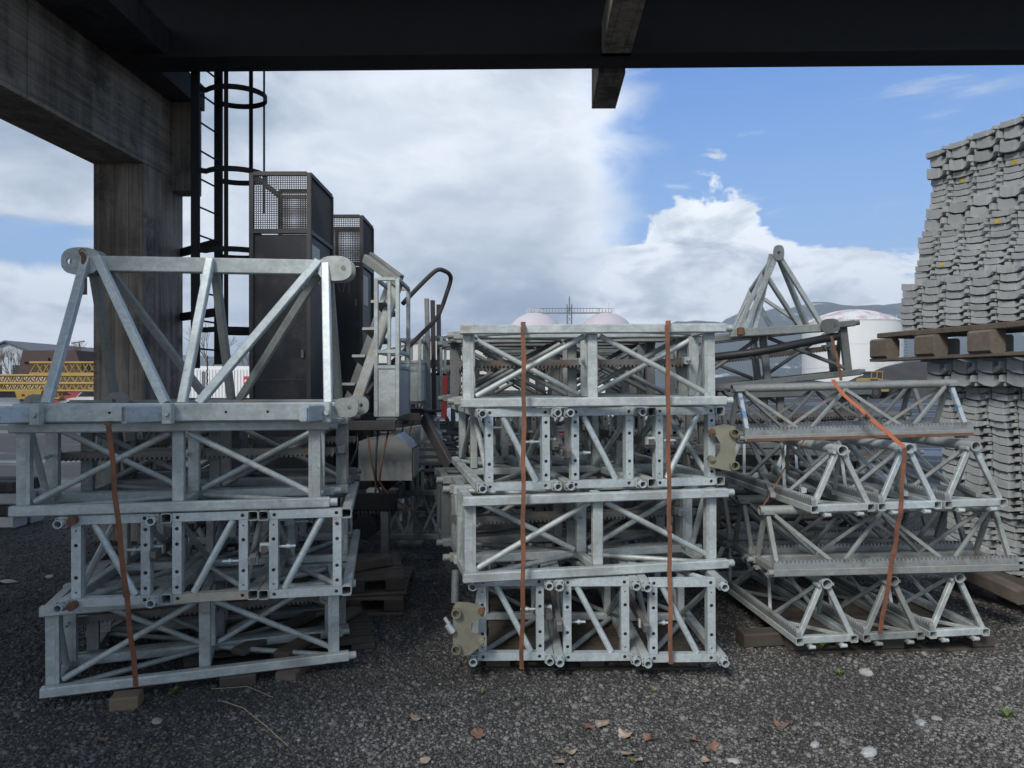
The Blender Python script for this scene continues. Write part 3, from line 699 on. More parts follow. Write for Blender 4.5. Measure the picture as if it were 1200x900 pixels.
for t in (.28, .38, .63, .76): MB().tube(fr(t)+V3(0, -.0265, .0), fr(t)+V3(0, -.0252, 0), .007, 10).obj('dark_hole_disc', M['black'], tr)  # flat black discs painting the dark of drilled holes
pn = MB().path([P(95, 296, 3.84), P(98, 300, 3.84), P(99, 322, 3.85), P(98, 335, 3.86)], .013, 8).tube(P(98, 326, 3.83), P(98, 345, 3.83), .017, 10).path([P(92, 295, 3.84), P(96, 291, 3.84), P(100, 294, 3.84)], .003, 6)
tag(pn.obj('locking_pin', M['rust']), 'rusty locking pin hanging from the left eye plate of the big truss', 'pin')

# ---- zinc brackets
def bracket(name_label, px0, px1, py0, py1, Y, flipx, notch):
    b = thing('tie_bracket', name_label, 'bracket', group=None)
    X0, X1 = P(px0, 0, Y).x, P(px1, 0, Y).x; Z1, Z0 = P(0, py0, Y).z, P(0, py1, Y).z; w_, h_ = X1-X0, Z1-Z0
    if flipx: poly = [(.15, .0), (.55, .0), (1, .22), (1, .36), (.62, .42), (.62, .60), (1, .72), (1, .92), (.5, 1), (.12, 1), (.05, .7), (.05, .25)]
    else: poly = [(0, .12), (.1, .10), (.95, 0), (1, .3), (1, .95), (.55, 1), (0, .92), (0, .78), (.3, .74), (.44, .6), (.44, .42), (.3, .3), (0, .3)]
    MB().extrude([(p[0]*w_, p[1]*h_) for p in poly], V3(X0, Y, Z0), EX, EZ, V3(0, .012, 0)).obj('plate', M['zinc'], b)
    tx = X0+w_*(.16 if flipx else .92)
    for k in (.14, .82):
        MB().tube(V3(tx, Y-.035, Z0+h_*k), V3(tx, Y+.10, Z0+h_*k), .026, 14, bore=.020, depth=.08).obj('tube', M['zinc'], b)
    bx = X0+w_*(.93 if flipx else .12)
    for k in (.27, .84): MB().tube(V3(bx, Y-.014, Z0+h_*k), V3(bx, Y+.03, Z0+h_*k), .020, 12).tube(V3(bx, Y-.022, Z0+h_*k), V3(bx, Y-.014, Z0+h_*k), .012, 6).obj('bolt', M['rust' if k > .5 else 'zinc'], b)
    return b
bracket('yellowish C-shaped tie bracket bolted to the upper right corner of the middle stack', 830, 862, 497, 553, 4.19, False, 1)
bb = bracket('yellow-green tie bracket with two pipe sockets at the bottom left of the middle stack', 529, 567, 706, 768, 3.90, True, 1)
MB().tube(P(534, 668, 4.0), P(533, 706, 3.97), .022, 10).obj('long_pipe', M['galv_d'], bb)
MB().tube(P(521, 724, 3.9), P(529, 735, 3.9), .011, 8).tube(P(524, 732, 3.88), P(531, 741, 3.88), .018, 8).obj('clevis_bolt', M['galv_b'], bb)

# ---- pallets and blocks
def pallet(label, loc, w_, d_, rz=0., mw='woodd', h_=.10, nb=3, mb_='woodd', deck=7):
    p = thing('wooden_pallet', label, 'pallet', loc, rz)
    t = h_*.17
    for i in range(deck):
        y = -d_/2+d_*(i+.5)/deck
        m_ = cached(('deck', w_, d_, h_, deck, mw), MB().bar((-w_/2, 0, 0), (w_/2, 0, 0), d_/deck*.8, t), 'deck_board', M[mw])
        b = link('deck_board', m_, p); b.location = (random.uniform(-.008, .008), y, h_-t/2)
    for j in range(3):
        y = (-d_/2+.05, 0, d_/2-.05)[j]
        MB().bar((-w_/2, y, t/2), (w_/2, y, t/2), .09, t).obj('bottom_board', M[mw], p)
        for i in range(nb):
            x = -w_/2+.07+(w_-.14)*i/(nb-1)
            MB().bar((x-.07, y, h_/2), (x+.07, y, h_/2), .09, h_-2*t-.002).obj('block', M[mb_], p)
    return p
pallet('dark wet pallet under the middle stack', (P(685, 0, 4.6).x, 4.68, 0), 1.24, 1.1)
pallet('dark wet pallet under the right stack of triangular sections', (2.34, 4.95, 0), 1.3, 1.1, .05, h_=.12)
pallet('dark pallet under the left stack', (-1.52, 4.75, 0), 1.1, .95, .28, h_=.055)
def block(label, p0, p1, wd, ht, m='woodl', up=None):
    return tag(MB().bar(p0, p1, wd, ht, up).obj('timber_block', M[m]), label, 'timber block')
block('pale sawn timber block under the strap of the left stack', V3(-2.06, 3.66, .03), V3(-1.93, 3.69, .03), .11, .075)
block('dark timber block under the middle of the lowest left section', V3(-1.62, 3.95, .02), V3(-1.44, 4.0, .02), .12, .075, 'woodd')
block('grey timber stub under the right end of the lowest left section', V3(-1.27, 3.98, .01), V3(-1.24, 4.2, .01), .12, .09, 'wood')
for i, (a_, b_) in enumerate((((-1.9, 4.3), (-1.55, 5.2)), ((-1.62, 4.2), (-1.3, 5.1)), ((-1.35, 4.15), (-1.1, 5.0)))):
    block('long brown plank %s seen through the lowest left section' % ('left', 'centre', 'right')[i], V3(a_[0], a_[1], .085), V3(b_[0], b_[1], .085), .10, .035, 'wood')
block('dark railway sleeper under the front edge of the right stack', V3(1.45, 4.52, .05), V3(2.85, 4.72, .05), .12, .09, 'woodd')
block('long grey timber bearer behind the bottom right of the right stack', P(1100, 655, 5.3), P(1200, 700, 4.7), .12, .10, 'wood')

# ---- straps
def strap(label, pts, wd=.024, m='strap', side=(1, 0, 0)):
    q = []
    for a_, b_ in zip(pts, pts[1:]):
        for k in range(5): q.append(Vector(a_).lerp(Vector(b_), k/5))
    q.append(Vector(pts[-1]))
    q = [p+V3(.003*math.sin(i*1.7), 0, 0) for i, p in enumerate(q)]
    o = tag(MB().ribbon(q, wd, .003, side).obj('strap', M[m]), label, 'strap')
    if wd > .02:
        k = int(len(q)*.62); d = (q[k+1]-q[k]).normalized(); MB().bar(q[k]-V3(0, .002, 0), q[k]+d*.034-V3(0, .002, 0), wd*1.25, .007).obj('crimp_seal', M['rust'], o)
    return o
def topz(px, Y, z): return V3((px-600)*Y/F, Y, z)
strap('rusty brown strap round the left side of the middle stack', [topz(613, 5.2, 2.022), topz(613, 4.035, 2.022), P(613, 384, 4.0), P(614, 480, 3.95), P(613, 590, 3.875), P(613, 686, 3.86), P(611, 784, 3.93), V3(.055, 4.2, .06)])
strap('rusty orange strap round the right side of the middle stack', [topz(783, 5.2, 2.03), topz(783, 4.04, 2.03), P(782, 382, 4.01), P(783, 478, 3.99), P(784, 580, 3.985), P(785, 670, 3.97), P(786, 778, 3.93), V3(.89, 4.2, .07)])
strap('orange-brown strap leaning down the front of the left stack', [V3(-2.08, 3.80, 1.482), V3(-2.04, 3.57, 1.482), P(128, 500, 3.52), P(137, 600, 3.50), P(150, 715, 3.53), P(160, 805, 3.58), V3(-1.93, 3.8, .05)], .026)
strap('bright orange strap slanting across the top tube of the right stack', [P(976, 445, 4.36), P(984, 458, 4.26), P(1022, 492, 4.16), P(1060, 524, 4.12)], .024, 'strapo')
strap('rusty strap hanging down the front of the right stack', [P(1060, 524, 4.12), P(1055, 600, 4.11), P(1046, 655, 4.14), P(1031, 743, 4.20)], .026)
strap('dark rusty strap on the tilted section behind the right stack', [P(974, 394, 5.85), P(981, 420, 5.83), P(986, 446, 5.83)], .024, 'rust')
strap('thin rusty wire looped inside the right stack', [P(945, 512, 4.5), P(925, 540, 4.5), P(905, 575, 4.45), P(890, 600, 4.4)], .007, 'rust')

# ================================================================== tilted pile and pyramid behind the right stack
oo = section(SQ, 'sq', P(893, 420, 6.25)+V3(0, .05, 0), *axes(V3(0, 0, 0), V3(1.5, -.12, .17)), 'i', 1., 'tilted dark mast section below the small pyramid truss', GS, tone='galv_d', bright='galv_d')
for i, (px, py, Y, tl) in enumerate(((905, 490, 6.1, .04), (900, 556, 6.1, -.02), (905, 620, 6.1, .01))):
    section(SQ, 'sq', P(px, py, Y), *axes(V3(0, 0, 0), V3(1.5, .1, tl)), 'z', 1., 'dull mast section %s under the tilted one behind the right stack' % ('first', 'second', 'third')[i], GS, tone='galv_d', bright='galv_d')
tag(MB().path(MB.smooth([P(800, 422, 6.0), P(850, 417, 6.0), P(895, 411, 5.95), P(940, 402, 5.95), P(982, 394, 6.0)]), .034, 12).obj('rubber_hose', M['rubber']), 'thick black hose lying across the tilted section below the pyramid truss', 'hose')
py_ = thing('pyramid_truss', 'small dull pyramid-shaped truss standing on the tilted section behind the right stack', 'truss')
ap, af = P(911, 297, 6.0), P(880, 340, 7.6)
bl, br, bfl, bfr = P(872, 388, 6.0), P(963, 381, 6.0), P(857, 392, 7.5), P(945, 384, 7.5)
for a_, b_ in ((ap, bl), (ap, br), (ap+V3(-.03, .05, 0), P(884, 386, 6.05)), (ap+V3(.02, .05, 0), P(946, 384, 6.3)), (af, bfl), (af, bfr), (af, P(868, 392, 7.0)), (ap.lerp(af, .45), P(938, 385, 6.8)), (ap.lerp(af, .45), P(862, 390, 6.7)), (af, P(905, 386, 7.0))):
    MB().bar(a_, b_, .042, .036).obj('leg', M['galv'], py_)
MB().bar(ap, af, .042, .042).obj('ridge_bar', M['galv'], py_)
MB().bar(bl-V3(.12, 0, .02), br+V3(.08, 0, -.02), .06, .07).obj('base_bar', M['galv_w'], py_)
eyeplate(ap+V3(0, -.03, .0), .09, .13, .014, 1).obj('eye_plate', M['galv_w'], py_)
MB().bar(P(868, 384, 5.95), P(868, 392, 5.95), .05, .05).obj('clamp', M['rust'], py_)
eyeplate(br+V3(.05, -.05, -.01), .16, .12, .016, 1).obj('eye_plate', M['galv_d'], py_)

# ================================================================== dim rows of sections behind
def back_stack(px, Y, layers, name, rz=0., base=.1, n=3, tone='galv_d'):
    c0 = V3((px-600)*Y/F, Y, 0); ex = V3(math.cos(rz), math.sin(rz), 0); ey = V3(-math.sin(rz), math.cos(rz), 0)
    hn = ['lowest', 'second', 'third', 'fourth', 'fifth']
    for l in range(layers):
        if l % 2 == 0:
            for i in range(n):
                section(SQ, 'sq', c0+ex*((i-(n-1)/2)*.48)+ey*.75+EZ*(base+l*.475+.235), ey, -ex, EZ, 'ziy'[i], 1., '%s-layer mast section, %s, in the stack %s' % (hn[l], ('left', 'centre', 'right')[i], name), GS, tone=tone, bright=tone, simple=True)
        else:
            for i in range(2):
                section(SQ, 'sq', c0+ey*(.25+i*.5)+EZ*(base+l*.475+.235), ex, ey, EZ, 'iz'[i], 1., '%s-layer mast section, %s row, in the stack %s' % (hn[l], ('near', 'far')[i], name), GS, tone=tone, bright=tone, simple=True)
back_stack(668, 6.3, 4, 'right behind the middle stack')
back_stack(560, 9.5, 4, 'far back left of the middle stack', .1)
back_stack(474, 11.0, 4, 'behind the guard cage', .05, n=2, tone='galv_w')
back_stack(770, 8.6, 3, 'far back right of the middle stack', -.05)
back_stack(250, 6.3, 3, 'behind the left stack', .1)


for l in range(3):
    nm_ = ('bottom', 'middle', 'upper')[l]
    for k in range(2):
        A_ = V3(1.55+.3*k+.12*l, 5.95+.42*k, .14+l*.42)
        ex_, ey_, ez_ = axes(A_, A_+V3(1.5, .08*(1-l), .03*l))
        section(TR, 'tr', A_+ex_*.75+ey_*.2, ex_, ey_, ez_, ('z', 'i')[k], 1.05, '%s-layer triangular mast section in the %s row behind the right stack' % (nm_, ('near', 'far')[k]), GT, tone='galv_d', bright='galv_w', rackm='rack')
for k in range(7):
    xx = 1.6+.21*k; tag(MB().bar(V3(xx, 4.35+.05*(k % 3), .99+.02*(k % 2)), V3(xx+.35-.1*(k % 4), 5.6, 1.0+.015*k), .03, .03).obj('loose_bar', M[('galv_w', 'galv_b', 'galv_d')[k % 3]]), '%s loose steel bar lying inside the right stack at mid height' % ('first', 'second', 'third', 'fourth', 'fifth', 'sixth', 'seventh')[k], 'bar', 'loose bars inside the right stack')
# ================================================================== platform machines behind the left stack
def wire_panel(mb, a, b, c, pitch=.019, r=.0030):
    """woven wire between corner a, a->b along, a->c up"""
    a, b, c = Vector(a), Vector(b), Vector(c); n = int((b-a).length/pitch); m_ = int((c-a).length/pitch)
    for i in range(1, n): mb.bar(a.lerp(b, i/n), a.lerp(b, i/n)+(c-a), r*2, r*2, ch=0)
    for j in range(1, m_): mb.bar(a.lerp(c, j/m_), a.lerp(c, j/m_)+(b-a), r*2, r*2, ch=0)
def machine(x0, x1, ytop, Y, dep, which, full=True):
    X0, X1 = (x0-600)*Y/F, (x1-600)*Y/F; zt = HE-(ytop-450)*Y/F; zc = zt-.54; w_ = X1-X0
    t = thing('hoist_cabinet', 'tall charcoal hoist cabinet with wire mesh cage on top, %s' % which, 'hoist cabinet')
    if full: MB().box((X0+.02, Y+.02, .75), (X1-.02, Y+dep-.02, zc-.03)).obj('body_panel', M['cab'], t)
    f = .035
    for x in (X0, X1-f):
        for y in (Y, Y+dep-f):
            MB().box((x, y, .7), (x+f, y+f, zt-(.16 if y > Y and False else 0)-f-.001)).obj('corner_post', M['cabf'], t)
    for z in (zc, zt-f, .75):
        MB().box((X0+f+.001, Y+.001, z-.02), (X1-f-.001, Y+f, z+f-.02)).obj('front_rail', M['cabf'], t)
        MB().box((X0+f+.001, Y+dep-f, z-.02), (X1-f-.001, Y+dep-.001, z+f-.02)).obj('rear_rail', M['cabf'], t)
        for x in (X0+.001, X1-f+.001): MB().box((x, Y+f+.001, z-.02), (x+f-.002, Y+dep-f-.001, z+f-.02)).obj('side_rail', M['galv_d'] if x > X0+.01 and z == zc else M['cabf'], t)
    MB().box((X1-.019, Y+.10, zc-.42), (X1-.012, Y+.34, zc-.10)).obj('pale_side_label', M['beige'], t)
    MB().box((X0+f+.03, Y+.012, 1.7), (X1-f-.03, Y+.0195, 1.712)).obj('panel_seam', M['cabf'], t)
    for z in (1.9, 2.5): MB().box((X1-f-.05, Y+.004, z), (X1-f-.028, Y+.0195, z+.07)).obj('hinge', M['galv_d'], t)
    wm = MB(); wire_panel(wm, (X0+f, Y+.02, zc), (X1-f, Y+.02, zc), (X0+f, Y+.02, zt-f))
    wire_panel(wm, (X1-.018, Y+f, zc), (X1-.018, Y+dep-f, zc), (X1-.018, Y+f, zt-f)); wire_panel(wm, (X0+f, Y+dep-.02, zc), (X1-f, Y+dep-.02, zc), (X0+f, Y+dep-.02, zt-f))
    wm.obj('wire_mesh', M['cabf'], t, kind='stuff')
    hf = MB(); xa, xb, za, zb2 = X0+w_*.47, X1-f, zc+.01, zc+.36
    for (p, q) in (((xa, Y+.045, za), (xa, Y+.045, zb2)), ((xa, Y+.045, zb2), (xb, Y+.045, zb2))): hf.bar(p, q, .03, .03)
    hf.obj('hatch_frame', M['cabf'], t)
    return t, X0, X1, zc
mc1 = machine(292, 364, 198, 6.2, .8, 'nearest to the caged ladder')
mc2 = machine(366, 425, 249, 7.5, .62, 'half hidden behind the nearer one')
mk = MB()
for a_, b_ in (((398, 322), (396, 332)), ((396, 332), (398, 342)), ((402, 322), (404, 332)), ((404, 332), (402, 342)), ((409, 322), (409, 343)), ((407, 325), (409, 322))):
    mk.bar(P(a_[0], a_[1], 7.517), P(b_[0], b_[1], 7.517), .010, .002, up=EY, ch=0)
mk.obj('painted_number', M['galv_d'], mc2[0])
# guard cages, stairs, hoods, rails
def cage(px0, px1, ytop, ybot, Y, dep, label):
    t = thing('guard_cage', label, 'guard cage'); X0, X1 = (px0-600)*Y/F, (px1-600)*Y/F; zt, zb_ = HE-(ytop-450)*Y/F, HE-(ybot-450)*Y/F; s = .035
    for x in (X0, X1):
        for y in (Y, Y+dep): MB().bar((x, y, zb_), (x, y, zt), s, s).obj('post', M['galv'], t)
    for z in (zt+.0, (zt*.42+zb_*.58)+.06, zb_+.42):
        for y in (Y, Y+dep): MB().bar((X0+.018, y, z), (X1-.018, y, z), s*.9, s*.9).obj('rail', M['galv'], t)
        for x in (X0, X1): MB().bar((x, Y+.018, z), (x, Y+dep-.018, z), s*.9, s*.9).obj('rail', M['galv'], t)
    MB().bar(((X0+X1)/2+.02, Y, zb_+.44), ((X0+X1)/2+.02, Y, zt-.02), s*.8, s*.8).obj('post', M['galv'], t)
    MB().box((X0+.02, Y-.008, zb_), (X1-.02, Y+.008, zb_+.40)).obj('kick_panel', M['galv'], t)
    MB().box((X1-.008, Y+.02, zb_), (X1+.008, Y+dep-.02, zb_+.40)).obj('kick_panel', M['galv_b'], t)
    MB().box((X0, Y, zb_-.03), (X1, Y+dep, zb_-.004)).obj('floor_plate', M['galv_d'], t)
    return t
cage(441, 466, 327, 488, 6.05, .62, 'open galvanised guard cage beside the second hoist cabinet')
st = thing('folding_steps', 'galvanised steps folded steeply against the dark cabinets', 'steps')
MB().bar(P(466, 333, 6.4), P(414, 482, 5.9), .05, .09, up=EX).obj('stringer', M['galv_w'], st)
MB().bar(P(458, 333, 6.9), P(409, 470, 6.5), .05, .09, up=EX).obj('stringer', M['galv_d'], st)
MB().bar(P(428, 303, 6.6), P(468, 332, 6.3), .05, .08).obj('arm', M['galv_w'], st)
MB().bar(P(434, 300, 7.2), P(470, 327, 6.9), .05, .08).obj('arm', M['galv_w'], st)
for i, (px, py) in enumerate(((446, 358), (436, 390), (424, 422), (412, 455))):
    MB().bar(P(px-4, py-5, 6.2), P(px+14, py+12, 6.55), .12, .025).obj('tread', M['galv_w'], st)
tag(MB().path(MB.smooth([P(x, y, Y) for x, y, Y in ((430, 462, 6.4), (446, 439, 6.5), (478, 407, 6.8), (509, 376, 7.1), (517, 362, 7.2), (523, 345, 7.2), (528, 329, 7.2), (527, 322, 7.15), (522, 318, 7.1), (514, 316, 7.05), (505, 322, 7.0), (485, 342, 6.8), (472, 356, 6.7))]), .022, 10).obj('handrail_loop', M['cabf']), 'dark bent handrail looping up above the guard cage', 'handrail')
for i, (a_, b_) in enumerate((((500, 350), (503, 478)), ((507, 352), (509, 480)), ((514, 357), (515, 480)))):
    tag(MB().bar(P(a_[0], a_[1], 8.0+i*.3), P(b_[0], b_[1], 8.0+i*.3), .05, .05).obj('upright_post', M['cabf' if i else 'galv_w']), '%s upright steel post right of the looped handrail' % ('leftmost slim grey', 'middle dark', 'right-hand dark')[i], 'post')
cage(497, 517, 395, 480, 8.4, .5, 'small far guard cage right of the looped handrail')
def hood(X, Y, zb_, which, s=1.):
    t = thing('motor_hood', 'grey motor hood with bright sloping lid, %s' % which, 'motor hood', (X, Y, zb_))
    w_, h_, d_ = .46*s, .39*s, .42
    MB().add([(-w_/2,0,0),(w_/2,0,0),(w_/2,0,h_*.72),(w_*.22,0,h_),(-w_/2,0,h_*.86),(-w_/2,d_,0),(w_/2,d_,0),(w_/2,d_,h_*.72),(w_*.22,d_,h_),(-w_/2,d_,h_*.86)],
             [(0,1,2,3,4),(9,8,7,6,5),(0,5,6,1),(1,6,7,2),(3,8,9,4),(4,9,5,0)]).obj('shell', M['hoodg'], t)
    MB().add([(w_/2+.004,-.01,h_*.72),(w_*.22,-.01,h_+.004),(w_*.22,d_,h_+.004),(w_/2+.004,d_,h_*.72),(w_/2+.004,-.01,h_*.72-.01),(w_*.22,-.01,h_-.006),(w_*.22,d_,h_-.006),(w_/2+.004,d_,h_*.72-.01)],
             [(0,1,2,3),(7,6,5,4),(0,4,5,1),(2,6,7,3),(1,5,6,2),(3,7,4,0)]).obj('lid', M['hoodt'], t)
    MB().box((w_/2+.002, .04, .03), (w_/2+.010, d_-.04, h_*.66)).obj('sticker_panel', M['beige'], t)
    return t
hood(-1.09, 6.1, .84, 'nearer of the two'); hood(-1.02, 7.6, .84, 'farther of the two')
for i, Y in enumerate((5.9, 7.4, 8.9)):
    t = thing('platform_chassis', 'dark steel chassis %s under the hoist cabinets' % ('nearest', 'middle', 'farthest')[i], 'chassis', (0, 0, 0))
    MB().bar((-2.7, Y, .70), (-.95, Y, .70), .12, .16).obj('main_beam', M['black'], t)
    MB().bar((-2.7, Y+.7, .70), (-.95, Y+.7, .70), .12, .16).obj('main_beam', M['black'], t)
    for x in (-2.4, -1.6, -1.02): MB().bar((x, Y+.06, .72), (x, Y+.64, .72), .08, .1).obj('cross_member', M['galv_d'], t)
    MB().bar((-1.05, Y-.02, .03), (-1.05, Y-.02, .615), .07, .07).obj('jack_leg', M['galv_d'], t)
    MB().box((-1.17, Y-.14, .0), (-.93, Y+.10, .03)).obj('foot_plate', M['galv_d'], t)
    MB().tube((-1.2, Y-.12, .50), (-1.2, Y+.2, .50), .10, 14).obj('winch_drum', M['black'], t)
    MB().box((-1.6, Y-.05, .25), (-1.32, Y+.35, .60)).obj('gearbox', M['hoodg' if i == 0 else 'cabf'], t)
    MB().bar((-1.7, Y-.1, 1.33), (-.95, Y-.1, 1.33), .05, .08).obj('upper_beam', M['cabf'], t)
rm_ = random.Random(5)
for i, Y in enumerate((6.0, 7.5)):
    wh = ('nearer', 'farther')[i]
    t = thing('folded_railing', 'folded galvanised railing frames hanging beside the %s motor hood' % wh, 'railing')
    for k in range(5):
        x = -1.02+.035*k; z0_ = .42+.02*k; yy = Y+.5+.12*k
        MB().bar((x, yy, z0_), (x, yy, z0_+.75), .03, .03).obj('upright', M['galv_w' if k % 2 else 'galv'], t)
        MB().bar((x-.33, yy, z0_+.72-.1*k), (x+.28, yy, z0_+.72-.1*k), .03, .03).obj('rail', M['galv_w'], t)
    for k in range(4): MB().bar((-1.3+.16*k, Y+.46, .30), (-1.14+.16*k, Y+.46, .66), .02, .025).bar((-1.14+.16*k, Y+.47, .30), (-1.3+.16*k, Y+.47, .66), .02, .025).obj('lattice_brace', M['galv_d'], t)
    MB().bar((-1.4, Y+.46, .28), (-.62, Y+.46, .28), .04, .05).obj('lattice_chord', M['galv_d'], t); MB().bar((-1.4, Y+.46, .68), (-.62, Y+.46, .68), .04, .05).obj('lattice_chord', M['galv_d'], t)
    for k in range(5):
        x = -1.38+.09*k; pts = MB.smooth([V3(x, Y-.12, 1.30), V3(x+rm_.uniform(-.05, .05), Y-.2, 1.05+rm_.uniform(-.1, .1)), V3(x+rm_.uniform(-.1, .1), Y-.16, .82), V3(x+rm_.uniform(-.02, .2), Y-.1, .62)])
        tag(MB().path(pts, .009, 6).obj('control_cable', M['rubber' if k % 2 else 'rust']), '%s drooping cable in front of the %s motor hood' % (('leftmost', 'second', 'middle', 'fourth', 'rightmost')[k], wh), 'cable')
    e = thing('drive_motor', 'grey finned drive motor under the %s motor hood' % wh, 'motor')
    MB().tube((-1.30, Y-.06, .66), (-.98, Y-.06, .66), .085, 18).obj('casing', M['galv_d'], e)
    for k in range(9): MB().tube((-1.27+.032*k, Y-.06, .66), (-1.262+.032*k, Y-.06, .66), .098, 18).obj('fin', M['galv_w'], e)
    MB().tube((-.978, Y-.06, .66), (-.90, Y-.06, .66), .05, 14).obj('shaft_cover', M['hoodg'], e)
    MB().box((-1.2, Y-.15, .75), (-1.08, Y-.03, .80)).obj('terminal_box', M['galv'], e)
cage(468, 492, 398, 470, 7.6, .5, 'middle guard cage just right of the tall one')
pallet('weathered pallet with mossy boards right of the left stack', (-1.18, 5.55, 0), .75, .9, .05, 'wood', .13)
pallet('second mossy pallet piled crooked on the one right of the left stack', (-1.22, 5.5, .135), .72, .8, .22, 'wood', .13)
block('square timber block topping the mossy pallets', V3(-1.2, 5.3, .31), V3(-.95, 5.5, .31), .1, .08, 'wood')
for i, Y in enumerate((6.6, 7.9)):
    tag(MB().bar(P(497, 490, Y), P(528, 548, Y-.4), .05, .12).obj('leaning_channel', M['cabf']), 'dark steel channel leaning in the gap left of the middle stack, %s' % ('nearer', 'farther')[i], 'channel')
tag(MB().bar(P(522, 440, 7.5), P(520, 490, 7.5), .06, .03).obj('red_post', M['red']), 'red post in the gap left of the middle stack', 'post')

# ---- caged ladder on the column
cl = thing('caged_ladder', 'black caged ladder fixed to the concrete column', 'ladder')
lx, ly0, ly1, hr = -3.15, 7.20, 7.62, .31
zbot, ztop = P(0, 420, 7.2).z, 5.7
MB().bar((lx-.06, ly0, zbot-.1), (lx-.06, ly0, ztop), .035, .085, up=EX).obj('stile', M['black'], cl)
MB().bar((lx, ly1, zbot-.05), (lx, ly1, ztop), .035, .085, up=EX).obj('stile', M['black'], cl)
n_r = 14
for k in range(n_r):
    z = zbot+.1+k*.29
    if z < ztop: MB().tube((lx-.05, ly0+.018, z), (lx, ly1-.018, z), .010, 8).obj('rung', M['black'], cl)
cx, cy = lx+hr-.04, (ly0+ly1)/2
for k, pyh in enumerate((-60, 20, 113, 206, 297, 388)):
    z = HE+(450-pyh)*7.4/F
    pts = [V3(cx-math.cos(t)*hr*1.05, cy+math.sin(t)*hr*.92, z) for t in [R(-150+300*j/24) for j in range(25)]]
    pts = [V3(cx+math.cos(R(-140+280*j/24))*hr, cy+math.sin(R(-140+280*j/24))*hr*.85, z) for j in range(25)]
    pts = [V3(lx-.04, ly0-.01, z)]+pts+[V3(lx, ly1+.01, z)]
    MB().ribbon(pts, .055, .007, side=(0, 0, 1)).obj('hoop', M['black'], cl)
zlow = HE+(450-390)*7.4/F
for t in (-90, 78):
    x, y = cx+math.cos(R(t))*(hr-.006), cy+math.sin(R(t))*(hr*.85-.006)
    MB().bar((x, y, zlow), (x, y, ztop), .012, .042, up=EX).obj('cage_bar', M['black'], cl)
for z in (2.45, 3.2): MB().bar((-3.84, 8.26, z), (lx-.0, 7.66, z), .05, .09).obj('wall_bracket', M['black'], cl)
tag(MB().tube(P(309.5, 60, 7.9), P(309.5, 250, 7.9), .012, 8).obj('hanging_cable', M['galv_d']), 'thin grey cable hanging straight beside the ladder cage', 'cable')
tag(MB().path([P(243, 417, 7.2)+V3(.004*math.sin(k*2.1), .004*math.cos(k*2.1), -k*.02) for k in range(26)], .006, 6).obj('hanging_chain', M['rust']), 'short chain hanging from the foot of the ladder', 'chain')

# ================================================================== right-hand pile of moulded blocks
def form_mesh(var):
    """local: x outward face at 0 (pile lies on +x), y along the wall 0..p, z up; the piece sags in the middle"""
    p, h = .245, .060; mb = MB()
    def sl(y0, y1, za, zb_, x, hh=h, h0=0.):
        a0, a1 = y0*p, y1*p
        mb.add([(x,a0,za+h0),(x,a1,zb_+h0),(.42,a1,zb_+h0),(.42,a0,za+h0),(x+.003,a0,za+hh-.003),(x+.003,a1,zb_+hh-.003),(.42,a1,zb_+hh-.003),(.42,a0,za+hh-.003)],
               [(0,1,2,3),(7,6,5,4),(0,4,5,1),(1,5,6,2),(2,6,7,3),(3,7,4,0)])
    sl(.05, .28, .022, .006, .004); sl(.283, .60, .006, .000, 0.)
    if var == 0: sl(.61, .78, .001, .010, .012, h*.95); sl(.785, .93, .010, .024, .026, h*.85)
    else: sl(.61, .93, .001, .022, .008, h*.5); sl(.61, .82, .001, .014, .020, h*.45, h*.52)
    sl(.915, .995, .022, .026, -.026, h*.62); sl(-.04, .045, .016, .016, .034, h*.7)
    sl(.94, .97, .004, .004, .012, h*.95)
    return mb
FM = [form_mesh(0).mesh('moulded_block', M['form']), form_mesh(1).mesh('moulded_block', M['form'])]
wd_ = Vector((.20, -.98, 0)).normalized()      # the wall runs nearer to the right
wn = Vector((wd_.y, -wd_.x, 0)); wn = -wn if wn.x > 0 else wn      # faces left
